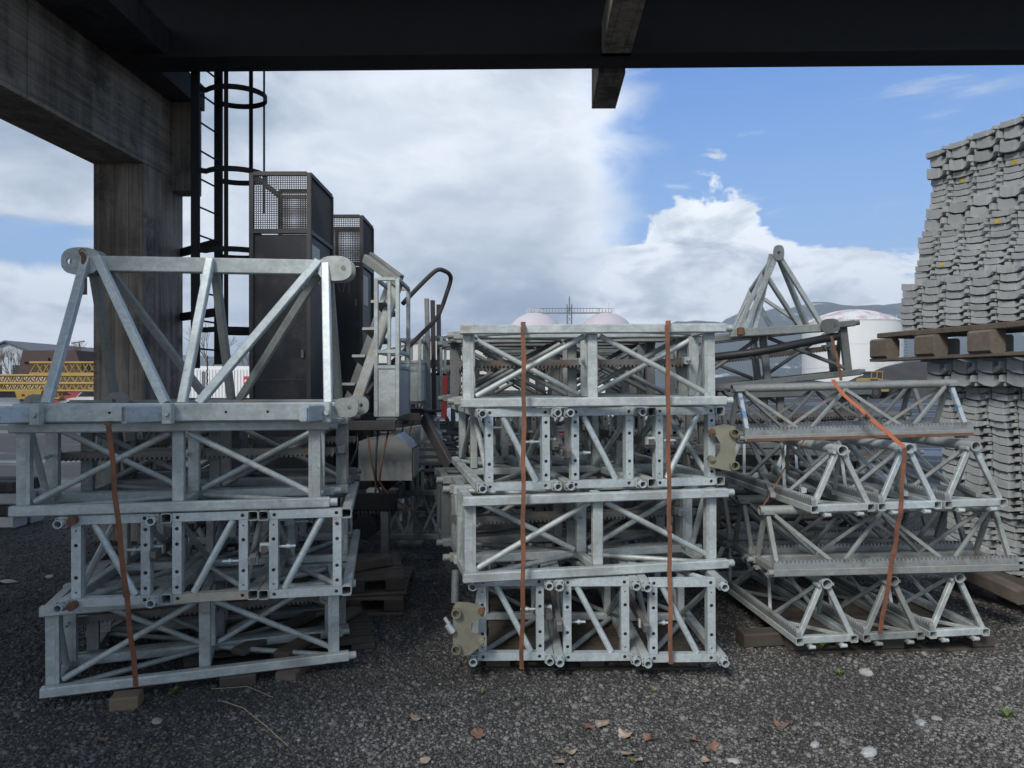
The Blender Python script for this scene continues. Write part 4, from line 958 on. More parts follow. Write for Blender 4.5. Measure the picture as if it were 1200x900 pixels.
# local axes: y along wd_, x into the pile
def pile(prof, zlo, zhi, label_place, cols, Ybase, half=False):
    cnt = 0; z = zlo; lastb = -1
    pl = thing('block_pile', 'tall pile of grey moulded interlocking blocks %s' % label_place, 'block pile')
    band = 0; off = 0.; cyc = 0
    hs = 1.
    while z < zhi-.018:
        if cyc <= 0:
            hs = random.choice((.8, .8, 1., 1.5))
            if hs > 1.2: cyc0 = 2
        if cyc <= 0: cyc = random.choice((4, 5, 6, 3)); band += 1; off = random.uniform(-.025, .025); var = band % 2; slope = random.choice((-.02, .0, .015, -.01)); xoff = random.uniform(-.05, .05)
        if hs > 1.2: cyc = min(cyc, 2)
        if band != lastb: xe = np.interp(z+.1, [q[0] for q in prof], [q[1] for q in prof]); lastb = band
        cyc -= 1; hs = min(hs, (zhi-z)/.0655)
        # far end of this course from the outline in the photograph
        start = Vector(((xe-600)*Ybase/F, Ybase, 0))+wd_*random.uniform(-.022, .022)
        for i in range(cols):
            q = start+wd_*(i*.25+xoff*.3)+(-wn)*(.022*random.random()+off)
            b = link('moulded_block', FM[(var+0) % 2], pl)
            lean = random.gauss(0, .012)
            m = Matrix.Identity(4)
            ey_ = wd_.copy(); ey_.z = slope+lean; ey_.normalize(); ex_ = -wn; ez_ = ex_.cross(ey_).normalized()
            if ez_.z < 0: ez_ = -ez_
            for k in range(3): m[k][0], m[k][1], m[k][2] = ex_[k], ey_[k], ez_[k]
            sag = -.006*abs(math.sin(i*2.6+band))
            b.matrix_world = Matrix.Translation(q+EZ*(z+sag)) @ m @ Matrix.Diagonal((1, 1, hs, 1))
            if random.random() < .018:
                yb = MB().box((-.0025, .05+random.random()*.02, .012), (-.0008, .105+random.random()*.02, .052)).obj('paint_mark', M['formy'], b)
            cnt += 1
        z += .0655*hs
    return pl
zT, zP1, zP0 = 3.76, 2.14, 1.88
pile([(2.1, 1050), (2.3, 1052), (2.45, 1056), (2.62, 1067), (2.8, 1068), (2.95, 1078), (3.1, 1083), (3.25, 1090), (3.4, 1092), (3.5, 1084), (3.8, 1083)], zP1+.005, zT, 'on the upper pallet against the sky', 7, 6.4)
pile([(.2, 1110), (.7, 1106), (1.2, 1100), (1.5, 1092), (1.8, 1080), (1.9, 1076)], .24, zP0-.02, 'below the upper pallet, behind the right stack', 6, 5.95)
up_ = thing('wooden_pallet', 'thick weathered pallet between the upper and lower block piles', 'pallet')
pa = P(1022, 410, 6.45); pdv = wd_
for k in range(5):
    s_ = .02+k*.44
    if k < 4: 
        q0 = pa+pdv*s_; MB().bar(V3(q0.x, q0.y, 2.10)+pdv*.0, V3(q0.x, q0.y, 2.10)+pdv*.42, .5, .045).obj('deck_board', M['wood'], up_).location = (.25, 0, random.uniform(-.008, .008))
for k in range(4):
    q0 = pa+pdv*(.03+k*.53)
    MB().bar(V3(q0.x+.02, q0.y, 1.985), V3(q0.x+.02, q0.y, 1.985)+pdv*.20, .14, .17).obj('block', M['chip'], up_)
    MB().bar(V3(q0.x+.55, q0.y, 1.985), V3(q0.x+.55, q0.y, 1.985)+pdv*.20, .14, .17).obj('block', M['chip'], up_)
MB().bar(V3(pa.x+.04, pa.y, 1.885), V3(pa.x+.04, pa.y, 1.885)+pdv*2.0, .14, .028).obj('bottom_board', M['wood'], up_)
MB().bar(V3(pa.x+.5, pa.y, 1.885), V3(pa.x+.5, pa.y, 1.885)+pdv*2.0, .14, .028).obj('bottom_board', M['wood'], up_)
lp = thing('wooden_pallet', 'wide dark pallet under the lower block pile at the right edge', 'pallet')
for k in range(4):
    q0 = V3(3.66, 5.85, 0)+wd_*(k*.45)
    MB().bar(q0+EZ*.11, q0+wd_*.2+EZ*.11, .14, .16).obj('block', M['woodd'], lp)
MB().bar(V3(3.64, 5.9, .212), V3(3.64, 5.9, .212)+wd_*2.1, .5, .04).obj('deck_board', M['woodd'], lp)
MB().bar(V3(3.64, 5.9, .015), V3(3.64, 5.9, .015)+wd_*2.1, .14, .028).obj('bottom_board', M['woodd'], lp)

# ================================================================== distance
def dome_tank(px, Y, rp, ywall, ytop, label, m, roofm, legs=False):
    X, z1, z2_ = (px-600)*Y/F, HE-(ywall-450)*Y/F, HE-(ytop-450)*Y/F; r = rp*Y/F
    t = thing('storage_tank', label, 'storage tank', (X, Y, 0))
    MB().tube((0, 0, 0), (0, 0, z1), r, 64).obj('wall', M[m], t)
    mb = MB(); n, mm = 64, 6; vs = []
    for j in range(mm):
        k = j/mm; vs += [(r*1.01*(1-k)*math.cos(2*math.pi*i/n), r*1.01*(1-k)*math.sin(2*math.pi*i/n), z1+.01+(z2_-z1)*(1-(1-k)**2)) for i in range(n)]
    vs.append((0, 0, z2_)); fs = [(j*n+i, j*n+(i+1)%n, (j+1)*n+(i+1)%n, (j+1)*n+i) for j in range(mm-1) for i in range(n)]+[((mm-1)*n+i, (mm-1)*n+(i+1)%n, mm*n) for i in range(n)]
    mb.add(vs, fs, True).obj('roof', M[roofm], t)
    for z in (z1*.33, z1*.66, z1*.985): MB().tube((0, 0, z), (0, 0, z+.18), r+.05, 64, cap=False).obj('wall_band', M[m], t)
    rl = MB()
    for i in range(36):
        a_ = 2*math.pi*i/36; p = V3((r+.1)*math.cos(a_), (r+.1)*math.sin(a_), z1); rl.bar(p, p+EZ*1.1, .07, .07, ch=0)
    rl.tube((0, 0, z1+1.05), (0, 0, z1+1.12), r+.12, 48, cap=False); rl.obj('guard_rail', M['whitew'], t)
    st_ = MB(); 
    for k in range(24):
        a_ = R(-60+k*2.2); z = z1*k/24; st_.box(((r+.2)*math.cos(a_)-.35, (r+.2)*math.sin(a_)-.35, z), ((r+.2)*math.cos(a_)+.35, (r+.2)*math.sin(a_)+.35, z+.15))
    st_.obj('stair', M['roofd'], t)
    return t
dome_tank(998, 175, 54, 379, 363, 'large white storage tank with rust-washed dome beyond the pile of blocks', 'whitew', 'rustwash')
for i, px in enumerate((627, 710)):
    Y = 250; Xs = (px-600)*Y/F
    t = thing('sphere_tank', 'pale pink sphere tank', 'sphere tank', (Xs, Y, 0)); t['label'] = 'pale pink sphere tank beyond the middle stack, %s' % ('left one of the pair', 'right one of the pair')[i]
    MB().ball((0, 0, 16.2), 10.6, 48, 28).obj('shell', M['pink'], t)
    for k in range(10):
        a_ = 2*math.pi*k/10; MB().tube((10.2*math.cos(a_), 10.2*math.sin(a_), 0), (10.2*math.cos(a_), 10.2*math.sin(a_), 16), .35, 8).obj('leg', M['pink'], t)
    rl = MB()
    for k in range(14):
        a_ = 2*math.pi*k/14; rl.bar((3*math.cos(a_), 3*math.sin(a_), 26.2), (3*math.cos(a_), 3*math.sin(a_), 28.0), .12, .12, ch=0)
    rl.tube((0, 0, 27.8), (0, 0, 27.95), 3.05, 24, cap=False); rl.obj('top_rail', M['beige'], t)
    MB().bar((1, 0, 26), (1, 0, 30.5), .12, .12).obj('vent_pipe', M['beige'], t)
    stn = MB().path([V3(11.0*math.cos(R(-90+u*.0))*math.sin(R(u)), -11.0*math.cos(R(u))*.0-11*math.sin(R(90-u))*0-1.5, 16.2+10.9*math.cos(R(u))) for u in range(6, 66, 6)], .16, 6)
    stn.obj('curved_stair', M['beige'], t)
cw = thing('catwalk', 'steel catwalk bridging the tops of the two sphere tanks', 'catwalk')
xa, xb = (622-600)*250/F, (716-600)*250/F; zc = HE+(450-367)*250/F
MB().bar((xa, 249, zc), (xb, 249, zc), 1., .5).obj('walkway', M['galv_w'], cw)
rl = MB()
for k in range(27): x = xa+(xb-xa)*k/26; rl.bar((x, 248.4, zc+.18), (x, 248.4, zc+1.5), .12, .12, ch=0)
rl.bar((xa, 248.4, zc+1.5), (xb, 248.4, zc+1.5), .2, .2); rl.obj('railing', M['galv_d'], cw)
tw = MB(); xm = (667-600)*250/F
for dx in (-.8, .8):
    for dy in (-.8, .8): tw.bar((xm+dx, 249+dy, 0), (xm+dx, 249+dy, zc+3), .22, .22, ch=0)
for k in range(16): z = k*1.8; tw.bar((xm-.8, 248.2, z), (xm+.8, 248.2, z+1.8), .15, .15, ch=0).bar((xm+.8, 248.2, z), (xm-.8, 248.2, z+1.8), .15, .15, ch=0)
tw.bar((xm, 249, zc), (xm, 249, HE+(450-348)*250/F), .35, .35); tw.obj('stair_tower', M['galv_d'], cw)

def hill(name, pts, Y, dep, seed):
    """ridge from pixel outline, real slope in depth"""
    xs_ = np.linspace(pts[0][0], pts[-1][0], 150); n = len(xs_); rows = 14; vs = []
    for j in range(rows):
        k = j/(rows-1); YY = Y-dep*(1-k)
        for i, x in enumerate(xs_):
            yy = float(np.interp(x, [p[0] for p in pts], [p[1] for p in pts])); z = (450-yy)*Y/F
            X = (x-600)*Y/F
            nz = noise.noise(Vector((X*.004, YY*.004, seed)))*60*(k*.6+.1)*(1 if j < rows-1 else .12)+noise.noise(Vector((X*.06, YY*.06, seed)))*5
            vs.append((X, YY, max(-2, z*math.sin(k*math.pi/2)**.8+nz*(1 if z > 30 else .2))))
    vs += [(v[0], Y+400, -5) for v in vs[-n:]]; rows += 1
    mb = MB().add(vs, [(j*n+i, j*n+i+1, (j+1)*n+i+1, (j+1)*n+i) for j in range(rows-1) for i in range(n-1)], True)
    o = mb.obj(name, M['hill']); o['kind'] = 'structure'
hill('hill', [(560, 452), (640, 432), (720, 405), (765, 386), (790, 378), (808, 379), (825, 385), (840, 383), (850, 374), (868, 366), (885, 368), (905, 364), (935, 360), (965, 362), (985, 362), (1010, 365), (1040, 360), (1070, 355), (1130, 350), (1200, 342), (1300, 330), (1500, 350)], 3600, 1500, 1.)
hill('far_hill', [(-500, 400), (-200, 395), (0, 402), (60, 405), (95, 408), (125, 414), (200, 420), (300, 418), (420, 428), (560, 440)], 3700, 1200, 5.)

# buildings
def shed(label, x0, x1, yeave, yridge, Y, dep, wm, rm, ridge_dir='y', wins=0):
    X0, X1 = (x0-600)*Y/F, (x1-600)*Y/F; z1, z2_ = HE-(yeave-450)*Y/F, HE-(yridge-450)*Y/F; xm = (X0+X1)/2
    t = thing('warehouse', label, 'building')
    MB().add([(X0,Y,-.1),(X1,Y,-.1),(X1,Y,z1),(xm,Y,z2_),(X0,Y,z1),(X0,Y+dep,-.1),(X1,Y+dep,-.1),(X1,Y+dep,z1),(xm,Y+dep,z2_),(X0,Y+dep,z1)], [(0,1,2,3,4),(9,8,7,6,5),(0,5,6,1),(1,6,7,2),(4,9,5,0)]).obj('wall', M[wm], t)
    e = .5
    MB().bar(V3(xm, Y+dep/2, z2_+.12)-V3(0, 0, 0), V3(X0-e, Y+dep/2, z1+.0), dep+1, .22, up=EZ).obj('roof', M[rm], t)
    MB().bar(V3(xm, Y+dep/2, z2_+.12), V3(X1+e, Y+dep/2, z1+.0), dep+1, .22, up=EZ).obj('roof', M[rm], t)
    for k in range(wins):
        x = X0+(X1-X0)*(k+.7)/(wins+.4)
        w0 = MB().box((x-.55, Y-.06, z1-2.2), (x+.55, Y-.01, z1-.9)).obj('window', M['glass'], t)
    rb_ = MB()
    for k in range(int((X1-X0)/1.)): rb_.box((X0+k*1.+.3, Y-.05, 0), (X0+k*1.+.36, Y-.003, z1*.98))
    rb_.obj('cladding_rib', M[wm], t)
    return t
shed('pale blue gabled warehouse at the far left', -40, 57, 420, 401, 95, 30, 'bluewall', 'roofd', wins=4)
shed('long low beige hall beyond the gap between the stacks', 430, 640, 414, 391, 150, 40, 'beige', 'beige')
shed('low grey hall far behind the white container', 330, 470, 438, 430, 130, 20, 'bluewall', 'roofd', wins=5)
# white container office
t = thing('site_container', 'white site container with a red sign seen between truss legs', 'container')
Y = 26; X0, X1 = (205-600)*Y/F, (305-600)*Y/F; z1 = HE-(429-450)*Y/F
MB().box((X0, Y, .15), (X1, Y+2.4, z1)).obj('body', M['white'], t)
cr = MB()
for k in range(26): x = X0+.08+(X1-X0-.16)*k/26; cr.box((x, Y-.03, .25), (x+.05, Y-.002, z1-.12))
cr.obj('corrugation', M['white'], t)
MB().box(((237-600)*Y/F, Y-.05, .3), ((241-600)*Y/F, Y-.031, z1-.2)).obj('door_bar', M['galv_d'], t)
MB().box(((286-600)*Y/F, Y-.06, HE-(452-450)*Y/F-.3), ((292-600)*Y/F, Y-.04, HE-(441-450)*Y/F)).obj('sign', M['sign'], t)
MB().box(((287.3-600)*Y/F, Y-.064, HE-(447-450)*Y/F-.02), ((290.7-600)*Y/F, Y-.061, HE-(445-450)*Y/F)).obj('sign_bar', M['white'], t)
# yellow lattice booms
def boom(x0, x1, ytop, ybot, Y, label, seed):
    r = random.Random(seed); X0, X1 = (x0-600)*Y/F, (x1-600)*Y/F; z1, z0 = HE-(ytop-450)*Y/F, max(.05, HE-(ybot-450)*Y/F); t = thing('crane_boom', label, 'crane boom', group='yellow crane booms at the far left')
    d = z1-z0
    for y in (Y, Y+d):
        for z in (z0, z1): MB().tube((X0, y, z), (X1, y, z), .07, 8).obj('chord', M['yellow'], t)
    n = max(3, int((X1-X0)/d/1.0))
    for k in range(n):
        xa, xb = X0+(X1-X0)*k/n, X0+(X1-X0)*(k+1)/n; xm = (xa+xb)/2
        for y in (Y, Y+d):
            MB().tube((xa, y, z0), (xm, y, z1), .038, 6).obj('lattice_bar', M['yellow'], t); MB().tube((xm, y, z1), (xb, y, z0), .038, 6).obj('lattice_bar', M['yellow'], t)
        MB().tube((xa, Y, z1), (xm, Y+d, z1), .035, 6).obj('lattice_bar', M['yellow'], t)
boom(35, 112, 425, 438, 40, 'topmost short yellow lattice boom at the far left', 1)
boom(-60, 116, 440, 449, 38, 'upper long yellow lattice boom at the far left', 2)
boom(-60, 116, 449.5, 458, 37, 'lower long yellow lattice boom at the far left', 3)
boom(-60, 70, 459, 467, 41, 'bottom yellow lattice boom behind the parked vans', 4)
tag(MB().extrude([(0, 0), (11, 0), (9.5, 1.9), (.9, 1.9)], P(20, 441, 52), EX*.45, EZ, V3(0, 3, 0)).box(P(26, 424, 51.8), P(88, 421, 55)).obj('steel_hopper', M['brown']), 'rust-brown steel hopper behind the yellow booms', 'hopper')
# vehicles
def vehicle(label, cat, px, Y, length, height, width, m, rz, van=True):
    t = thing('parked_'+cat, label, cat, ((px-600)*Y/F, Y, 0), rz); l, h, w_ = length, height, width
    prof = [(-l/2, .35), (l/2, .35), (l/2, h*.55), (l/2-.35*h, h*.62), (l/2-.7*h, h), (-l/2+.08, h), (-l/2, h*.9)] if van else [(-l/2, .3), (l/2, .3), (l/2, h*.52), (l/2-.28*l, h*.62), (l/2-.42*l, h), (-l/2+.22*l, h), (-l/2+.04*l, h*.66), (-l/2, h*.6)]
    MB().extrude(prof, V3(0, -w_/2, 0), EX, EZ, V3(0, w_, 0)).obj('body', M[m], t)
    if van: wp = [(l/2-.40*h, h*.62), (l/2-.68*h, h*.93), (l/2-1.25*h, h*.93), (l/2-1.25*h, h*.62)]
    else: wp = [(l/2-.30*l, h*.64), (l/2-.42*l, h*.93), (-l/2+.24*l, h*.93), (-l/2+.10*l, h*.66)]
    for s in (-1, 1): MB().extrude(wp, V3(0, s*(w_/2+.004)-.003, 0), EX, EZ, V3(0, .006, 0)).obj('side_window', M['glass'], t)
    for x in (-l/2+.75, l/2-.8):
        for s in (-1, 1):
            wv = MB().tube((x, s*(w_/2-.14), .33), (x, s*(w_/2+.02), .33), .33, 18).obj('wheel', M['tyre'], t)
            MB().tube((x, s*(w_/2+.021), .33), (x, s*(w_/2+.03), .33), .19, 12).obj('rim', M['galv'], wv)
    MB().box((l/2-.02, -w_/2+.1, h*.40), (l/2+.02, -w_/2+.4, h*.5)).obj('headlight', M['white'], t); MB().box((l/2-.02, w_/2-.4, h*.40), (l/2+.02, w_/2-.1, h*.5)).obj('headlight', M['white'], t)
    return t
vehicle('white delivery van parked left of the yellow crate, roof just above the truss', 'van', -14, 48, 5.2, 1.95, 1.9, 'white', R(12))
vehicle('white car parked in front of the yellow booms beside the concrete column', 'car', 119, 42, 4.3, 1.45, 1.75, 'white', R(170), False)
vehicle('dark grey car parked at the left edge of the yard', 'car', 6, 40, 4.4, 1.42, 1.75, 'bluewall', R(185), False)
t = thing('yellow_skip', 'small yellow skip beside the white van', 'skip', ((33-600)*36/F, 36, 0))
MB().extrude([(-.55, .9), (.55, .9), (.7, 1.35), (-.7, 1.35)], V3(0, 0, 0), EX, EZ, V3(0, .9, 0)).obj('bin', M['yellow'], t)
MB().box((-.5, .1, 0), (.5, .8, .9)).obj('stand', M['cabf'], t)
for x in (-.25, .25): MB().box((x-.07, -.012, 1.05), (x+.07, -.002, 1.15)).obj('slot', M['black'], t)
vehicle('red car behind the white car, partly hidden by the truss', 'car', 66, 46, 4.2, 1.45, 1.75, 'red', R(175), False)
# loader
def loader():
    Y = 82; t = thing('wheel_loader', 'yellow wheel loader working beyond the right stack', 'wheel loader', ((1030-600)*Y/F, Y, 0), R(10))
    MB().extrude([(-2.1, .8), (1.2, .8), (1.4, 1.5), (1.2, 2.05), (-.2, 2.2), (-1.2, 2.4), (-2.1, 2.3), (-2.3, 1.5)], V3(0, -1.05, 0), EX, EZ, V3(0, 2.1, 0)).obj('engine_body', M['yellow'], t)
    cb = MB().extrude([(-1.6, 2.0), (-.2, 2.0), (-.1, 3.0), (-1.4, 3.05)], V3(0, -.75, 0), EX, EZ, V3(0, 1.5, 0)).obj('cab', M['glass'], t)
    MB().box((-1.65, -.8, 3.02), (-.05, .8, 3.14)).obj('cab_roof', M['yellow'], cb)
    for p in ((-1.6, -.76), (-.2, -.76), (-.9, -.76)): MB().bar((p[0], p[1], 2.0), (p[0]+.1, p[1], 3.02), .09, .06).obj('cab_pillar', M['yellow'], cb)
    for x in (-1.35, 1.15):
        for s in (-1, 1):
            wv = MB().tube((x, s*.75, .72), (x, s*1.25, .72), .72, 24).obj('wheel', M['tyre'], t); MB().tube((x, s*1.251, .72), (x, s*1.27, .72), .36, 16).obj('rim', M['cabf'], wv)
    MB().bar((1.1, -.3, 1.5), (2.6, -.3, .7), .2, .35).bar((1.1, .3, 1.5), (2.6, .3, .7), .2, .35).obj('lift_arm', M['yellow'], t)
    MB().extrude([(2.5, .1), (3.5, .05), (3.4, .25), (2.85, .4), (2.75, 1.1), (2.5, 1.1)], V3(0, -1.3, 0), EX, EZ, V3(0, 2.6, 0)).obj('bucket', M['cabf'], t)
    MB().box((-1.9, -1.07, 2.05), (-.9, -1.052, 2.25)).obj('side_stripe', M['cabf'], t)
loader()
def heap(px0, px1, ytop, Y, name, label):
    X0, X1 = (px0-600)*Y/F, (px1-600)*Y/F; z1 = HE-(ytop-450)*Y/F; n, m_ = 40, 14; vs = []
    for j in range(m_):
        for i in range(n):
            u, v = i/(n-1), j/(m_-1); X = X0+(X1-X0)*u; Yy = Y-8+16*v
            vs.append((X, Yy, -.2+(z1+.2)*max(0, math.sin(math.pi*u)**.55)*math.sin(math.pi*v)*(1+.18*noise.noise(Vector((X*.3, Yy*.3, 1))))))
    tag(MB().add(vs, [(j*n+i, j*n+i+1, (j+1)*n+i+1, (j+1)*n+i) for j in range(m_-1) for i in range(n-1)], True).obj(name, M['coal']), label, 'spoil heap')
heap(985, 1150, 427, 95, 'spoil_heap', 'dark spoil heap in front of the white tank')
heap(770, 1010, 441, 110, 'spoil_heap', 'long low dark heap behind the middle stack')
# bare trees
def tree(px, Y, h, seed, label, spread=.35):
    r = random.Random(seed); t = thing('bare_tree', label, 'tree', ((px-600)*Y/F, Y, 0)); tk = MB(); br_ = MB()
    def grow(p, d, l, rad, dep):
        q = p+d*l; (tk if dep == 0 else br_).tube(p, q, rad, 6 if dep < 2 else 4, rad*.7, cap=False)
        if dep >= 5: return
        for k in range(3 if dep < 4 else 2):
            nd = (d+V3(r.gauss(0, spread), r.gauss(0, spread), r.gauss(.12, .18))).normalized(); grow(q, nd, l*r.uniform(.62, .82), rad*.6, dep+1)
    grow(V3(0, 0, 0), EZ, h*.3, h*.016, 0)
    tk.obj('trunk', M['bark'], t); br_.obj('crown', M['bark'], t, kind='stuff')
for i, (px, Y, h, lb) in enumerate(((16, 60, 5.5, 'bare tree left of the brown hopper'), (30, 62, 4.6, 'smaller bare tree touching the brown hopper'), (92, 75, 6.5, 'bare tree just left of the concrete column'), (104, 70, 5.6, 'bare tree half hidden by the concrete column'), (246, 70, 8.5, 'bare tree above the white container'), (288, 75, 6.2, 'bare tree right of the white container'), (-20, 60, 6, 'bare tree at the far left edge'))):
    tree(px, Y, h, 40+i, lb)
t = thing('light_mast', 'slim light mast far beyond the yellow booms', 'mast', ((93-600)*110/F, 110, 0))
MB().tube((0, 0, 0), (0, 0, 8), .12, 8).obj('pole', M['galv_d'], t); MB().bar((-1.2, 0, 8), (.8, 0, 8.3), .2, .2).obj('arm', M['galv_d'], t)
# sleepers at left, concrete blocks
for i in range(4):
    for j in range(2):
        q = P(-26 + j*3, 0, 8.3); z = .07+i*.135
        tag(MB().bar(V3(q.x-.9, 8.3+j*.3, z), V3(-5.75+.05*((i*7) % 3), 8.3+j*.3, z), .24, .125).obj('concrete_beam_block', M['concd'] if i % 2 else M['form']), '%s %s beam in the stack at the left edge' % (('lowest', 'second', 'third', 'topmost')[i], ('front', 'rear')[j]), 'beam')
# clutter in the yard behind the stacks
def crate_rack(px, Y, w_, h_, m, label):
    t = thing('steel_rack', label, 'rack', ((px-600)*Y/F, Y, 0))
    for x in (-w_/2, w_/2):
        for y in (0, .8): MB().bar((x, y, 0), (x, y, h_), .06, .06).obj('post', M[m], t)
    for z in (.15, h_*.5, h_-.05):
        for y in (0, .8): MB().bar((-w_/2+.03, y, z), (w_/2-.03, y, z), .05, .07).obj('rail', M[m], t)
        MB().box((-w_/2+.05, .06, z-.02), (w_/2-.05, .74, z+.0)).obj('shelf', M[m], t)
crate_rack(610, 14, 2.2, 1.3, 'red', 'red steel rack seen through the middle stack')
crate_rack(760, 15, 2.6, 1.1, 'cabf', 'dark steel rack seen through the middle stack, right of the red one')
crate_rack(860, 13, 2.0, .9, 'galv_d', 'grey steel rack behind the pile of tilted sections')
crate_rack(470, 13, 2.2, 1.5, 'cabf', 'dark steel rack behind the guard cage')
vehicle('white van parked beyond the middle stack', 'van', 700, 30, 5., 1.9, 1.9, 'white', R(5))
vehicle('blue car parked beyond the middle stack', 'car', 590, 27, 4.2, 1.42, 1.75, 'blue', R(182), False)

# ================================================================== small things on the ground
def leafshape(n=18, lob=5, amp=.28, seed=0):
    r = random.Random(seed); amp *= .65; return [((1+amp*math.cos(lob*2*math.pi*i/n)+r.uniform(-.16, .14))*math.cos(2*math.pi*i/n), .8*(1+amp*math.cos(lob*2*math.pi*i/n)+r.uniform(-.08, .08))*math.sin(2*math.pi*i/n)) for i in range(n)]
def gpt(px, py):
    Y = HE*F/(py-450); X = (px-600)*Y/F; return V3(X, Y, hgt(X, Y))
def leaf(px, py, s, m, label, seed, lob=5, amp=.28):
    r = random.Random(seed); p = gpt(px, py)+EZ*.012; sh = leafshape(20, lob, amp, seed); vs = [(0, 0, .1*s)]+[(x*s, y*s, s*(.34*x*x+.22*math.sin(2.6*x+seed)+.15*y*math.cos(seed))) for x, y in sh]
    mb = MB().add(vs+[(v[0], v[1], v[2]-.0012) for v in vs], [(0, i, i % 20+1) for i in range(1, 21)]+[(21, 21+i % 20+1, 21+i) for i in range(1, 21)], False)
    mb.bar((-s*1.5, 0, s*.15), (0, 0, s*.08), .002, .002)
    o = mb.obj('fallen_leaf', M[m]); o.location = p; o.rotation_euler = (r.uniform(-.2, .2), r.uniform(-.2, .2), r.uniform(0, 6.28)); tag(o, label, 'leaf')
lv = [(488, 844, .035, 'leafp', 'pale dry leaf lying alone below the left gap between stacks'), (560, 862, .042, 'leafb', 'reddish-brown lobed leaf in front of the middle stack'), (690, 855, .028, 'leafb', 'small orange-brown leaf left of the leaf cluster'), (705, 852, .040, 'leafp', 'long pale leaf overlapping the small orange one'),
      (732, 865, .034, 'leafp', 'greenish pale leaf in the leaf cluster'), (760, 870, .028, 'leafb', 'rusty leaf at the right of the leaf cluster'), (668, 884, .032, 'leafp', 'pale crumpled leaf near the bottom edge'), (654, 896, .034, 'leafp', 'pale leaf cut by the bottom edge'),
      (735, 887, .032, 'leafp', 'flat beige leaf right of the crumpled one'), (748, 894, .024, 'leafp', 'small beige leaf touching the bottom edge'), (835, 878, .030, 'leafb', 'brown leaf at the lower right'), (915, 851, .036, 'leafb', 'red-brown leaf on the pale gravel right of centre'),
      (812, 870, .024, 'leafb', 'small brown leaf left of the red-brown one'), (826, 893, .026, 'leafp', 'pale leaf at the bottom edge right of centre'), (498, 895, .026, 'leafp', 'pale straw-coloured leaf at the bottom edge left of centre'), (122, 870, .02, 'leafb', 'tiny brown leaf at the lower left')]
for i, (px, py, s, m, lb) in enumerate(lv): leaf(px, py, s, m, lb, i, 5 if i % 3 else 4, .28 if m == 'leafb' else .1)
def stone(px, py, s, label, m='stonew', seed=0, flat=.6):
    r = random.Random(seed); p = gpt(px, py); mb = MB().ball((0, 0, 0), s, 10, 7, flat)
    mb.v = [tuple(Vector(v)*(1+.22*noise.noise(Vector(v)*60+V3(seed, 0, 0)))) for v in mb.v]; mb.sm = [False]*len(mb.f)
    o = mb.obj('stone', M[m]); o.location = p+EZ*s*flat*.5; o.rotation_euler = (r.uniform(-.3, .3), 0, r.uniform(0, 6)); o.scale = (1.25, .85, 1); tag(o, label, 'stone')
stone(184, 846, .030, 'white flat stone in front of the left stack', seed=1, flat=.35); stone(1015, 790, .032, 'white stone below the right stack', seed=2); stone(1141, 759, .022, 'small white stone right of the right stack', seed=3)
stone(1018, 888, .035, 'large grey stone at the bottom right', 'form', 4); stone(1080, 850, .032, 'angular grey stone beside the hollow', 'form', 5); stone(1098, 826, .028, 'pale flat stone above the hollow', 'stonew', 6, .35); stone(955, 878, .024, 'small grey stone near the bottom edge', 'form', 7)
stone(10, 682, .07, 'flat pale scrap lying left of the left stack', 'form', 8, .2); stone(58, 676, .04, 'small pale scrap beside the larger one left of the left stack', 'form', 9, .3); stone(860, 893, .022, 'little white stone at the bottom edge', 'stonew', 10)
for k in range(14):
    px, py = random.uniform(20, 1190), random.uniform(800, 895); stone(px, py, random.uniform(.007, .012), 'pale pebble among the dark gravel', 'stonew', 20+k)
for o in COL.objects:
    if o.get('label') == 'pale pebble among the dark gravel': o.name = 'pale_pebble'; o['group'] = 'pale pebbles'; o['category'] = 'pebble'
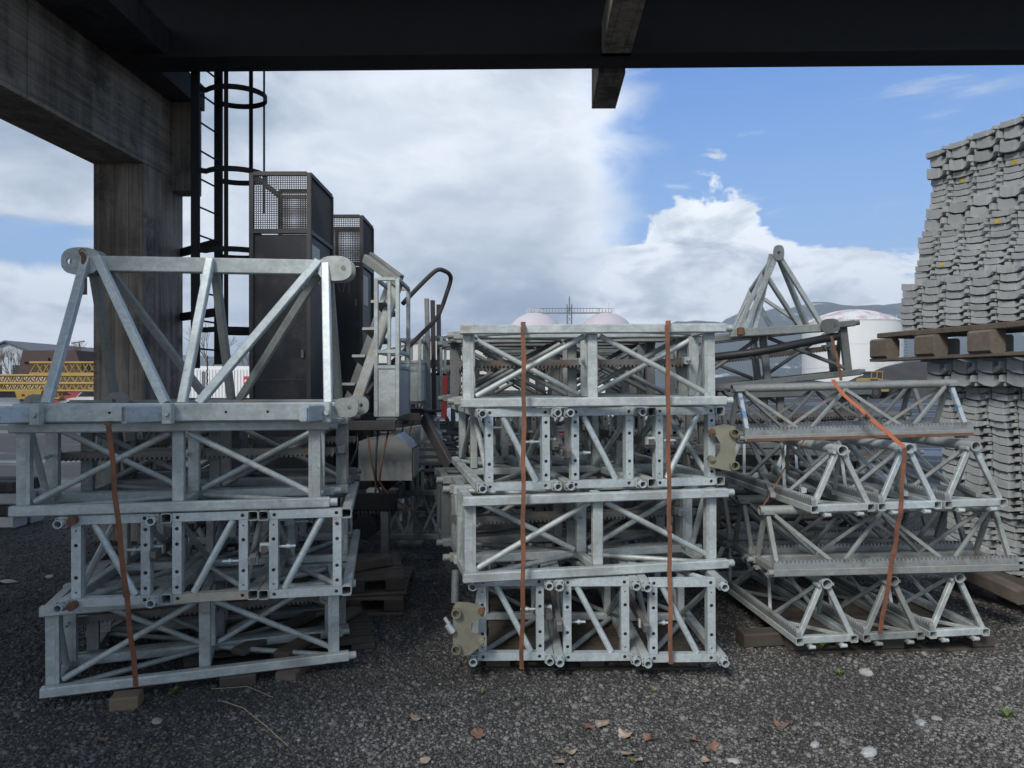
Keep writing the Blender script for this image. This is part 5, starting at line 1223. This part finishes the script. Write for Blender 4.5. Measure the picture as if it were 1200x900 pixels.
def weed(px, py, s, label, n=26, seed=0):
    r = random.Random(seed); p = gpt(px, py); mb = MB()
    for k in range(n):
        a_ = r.uniform(0, 6.28); l = s*r.uniform(.5, 1.); tip = V3(math.cos(a_)*l*.8, math.sin(a_)*l*.8, l*r.uniform(.3, 1.)); mid = tip*.5+EZ*l*.25; sd_ = V3(-math.sin(a_), math.cos(a_), 0)*s*r.uniform(.06, .12)
        mb.add([(0, 0, 0), mid-sd_, mid+sd_, tip], [(0, 1, 2), (1, 3, 2)])
    o = mb.obj('weed', M['weed']); o.location = p; tag(o, label, 'weed')
weed(204, 812, .05, 'small green weed under the lowest bar of the left stack', 40, 1); weed(962, 762, .07, 'green leafy weed at the foot of the right stack', 50, 2); weed(984, 792, .05, 'yellowish grass tuft below the right stack', 40, 3)
weed(1180, 838, .06, 'low green weed at the lower right edge', 40, 4); weed(565, 812, .035, 'tiny weed in front of the middle stack', 20, 5); weed(767, 812, .03, 'tiny mossy tuft in front of the middle stack, right side', 20, 6); weed(180, 884, .03, 'tiny weed at the lower left', 20, 7); weed(740, 893, .03, 'tiny weed among the leaves', 16, 8)
tag(MB().path([gpt(260, 826)+EZ*.02, gpt(285, 838)+EZ*.03, gpt(310, 856)+EZ*.025, gpt(338, 877)+EZ*.012], .0022, 5).obj('dry_stalk', M['twig']), 'long dry straw stalk in front of the left stack', 'stalk')
tag(MB().path([gpt(248, 811)+EZ*.02, gpt(290, 811)+EZ*.03, gpt(320, 822)+EZ*.015], .0018, 5).obj('dry_stalk', M['twig']), 'short curved stalk just behind the long one', 'stalk')

# ---- the air over the fjord: even pale haze round everything, the sky outside it
hz_ = MB().box((-4250, -700, -6.5), (4250, 5000, 640)).mesh('haze', M['white'])
hm = bpy.data.materials.new('pale_air'); hm.use_nodes = True; tn = NT(hm.node_tree); tn.n.clear()
pv = tn.new('ShaderNodeVolumePrincipled', i_Density=2.0e-4); pv.inputs['Color'].default_value = (.72, .84, 1., 1)
tn.l.new(pv.outputs[0], tn.new('ShaderNodeOutputMaterial').inputs['Volume'])
hz_.materials.clear(); hz_.materials.append(hm); ho = link('haze', hz_); ho['kind'] = 'stuff'; ho['label'] = 'pale even haze over the whole yard and the hills'
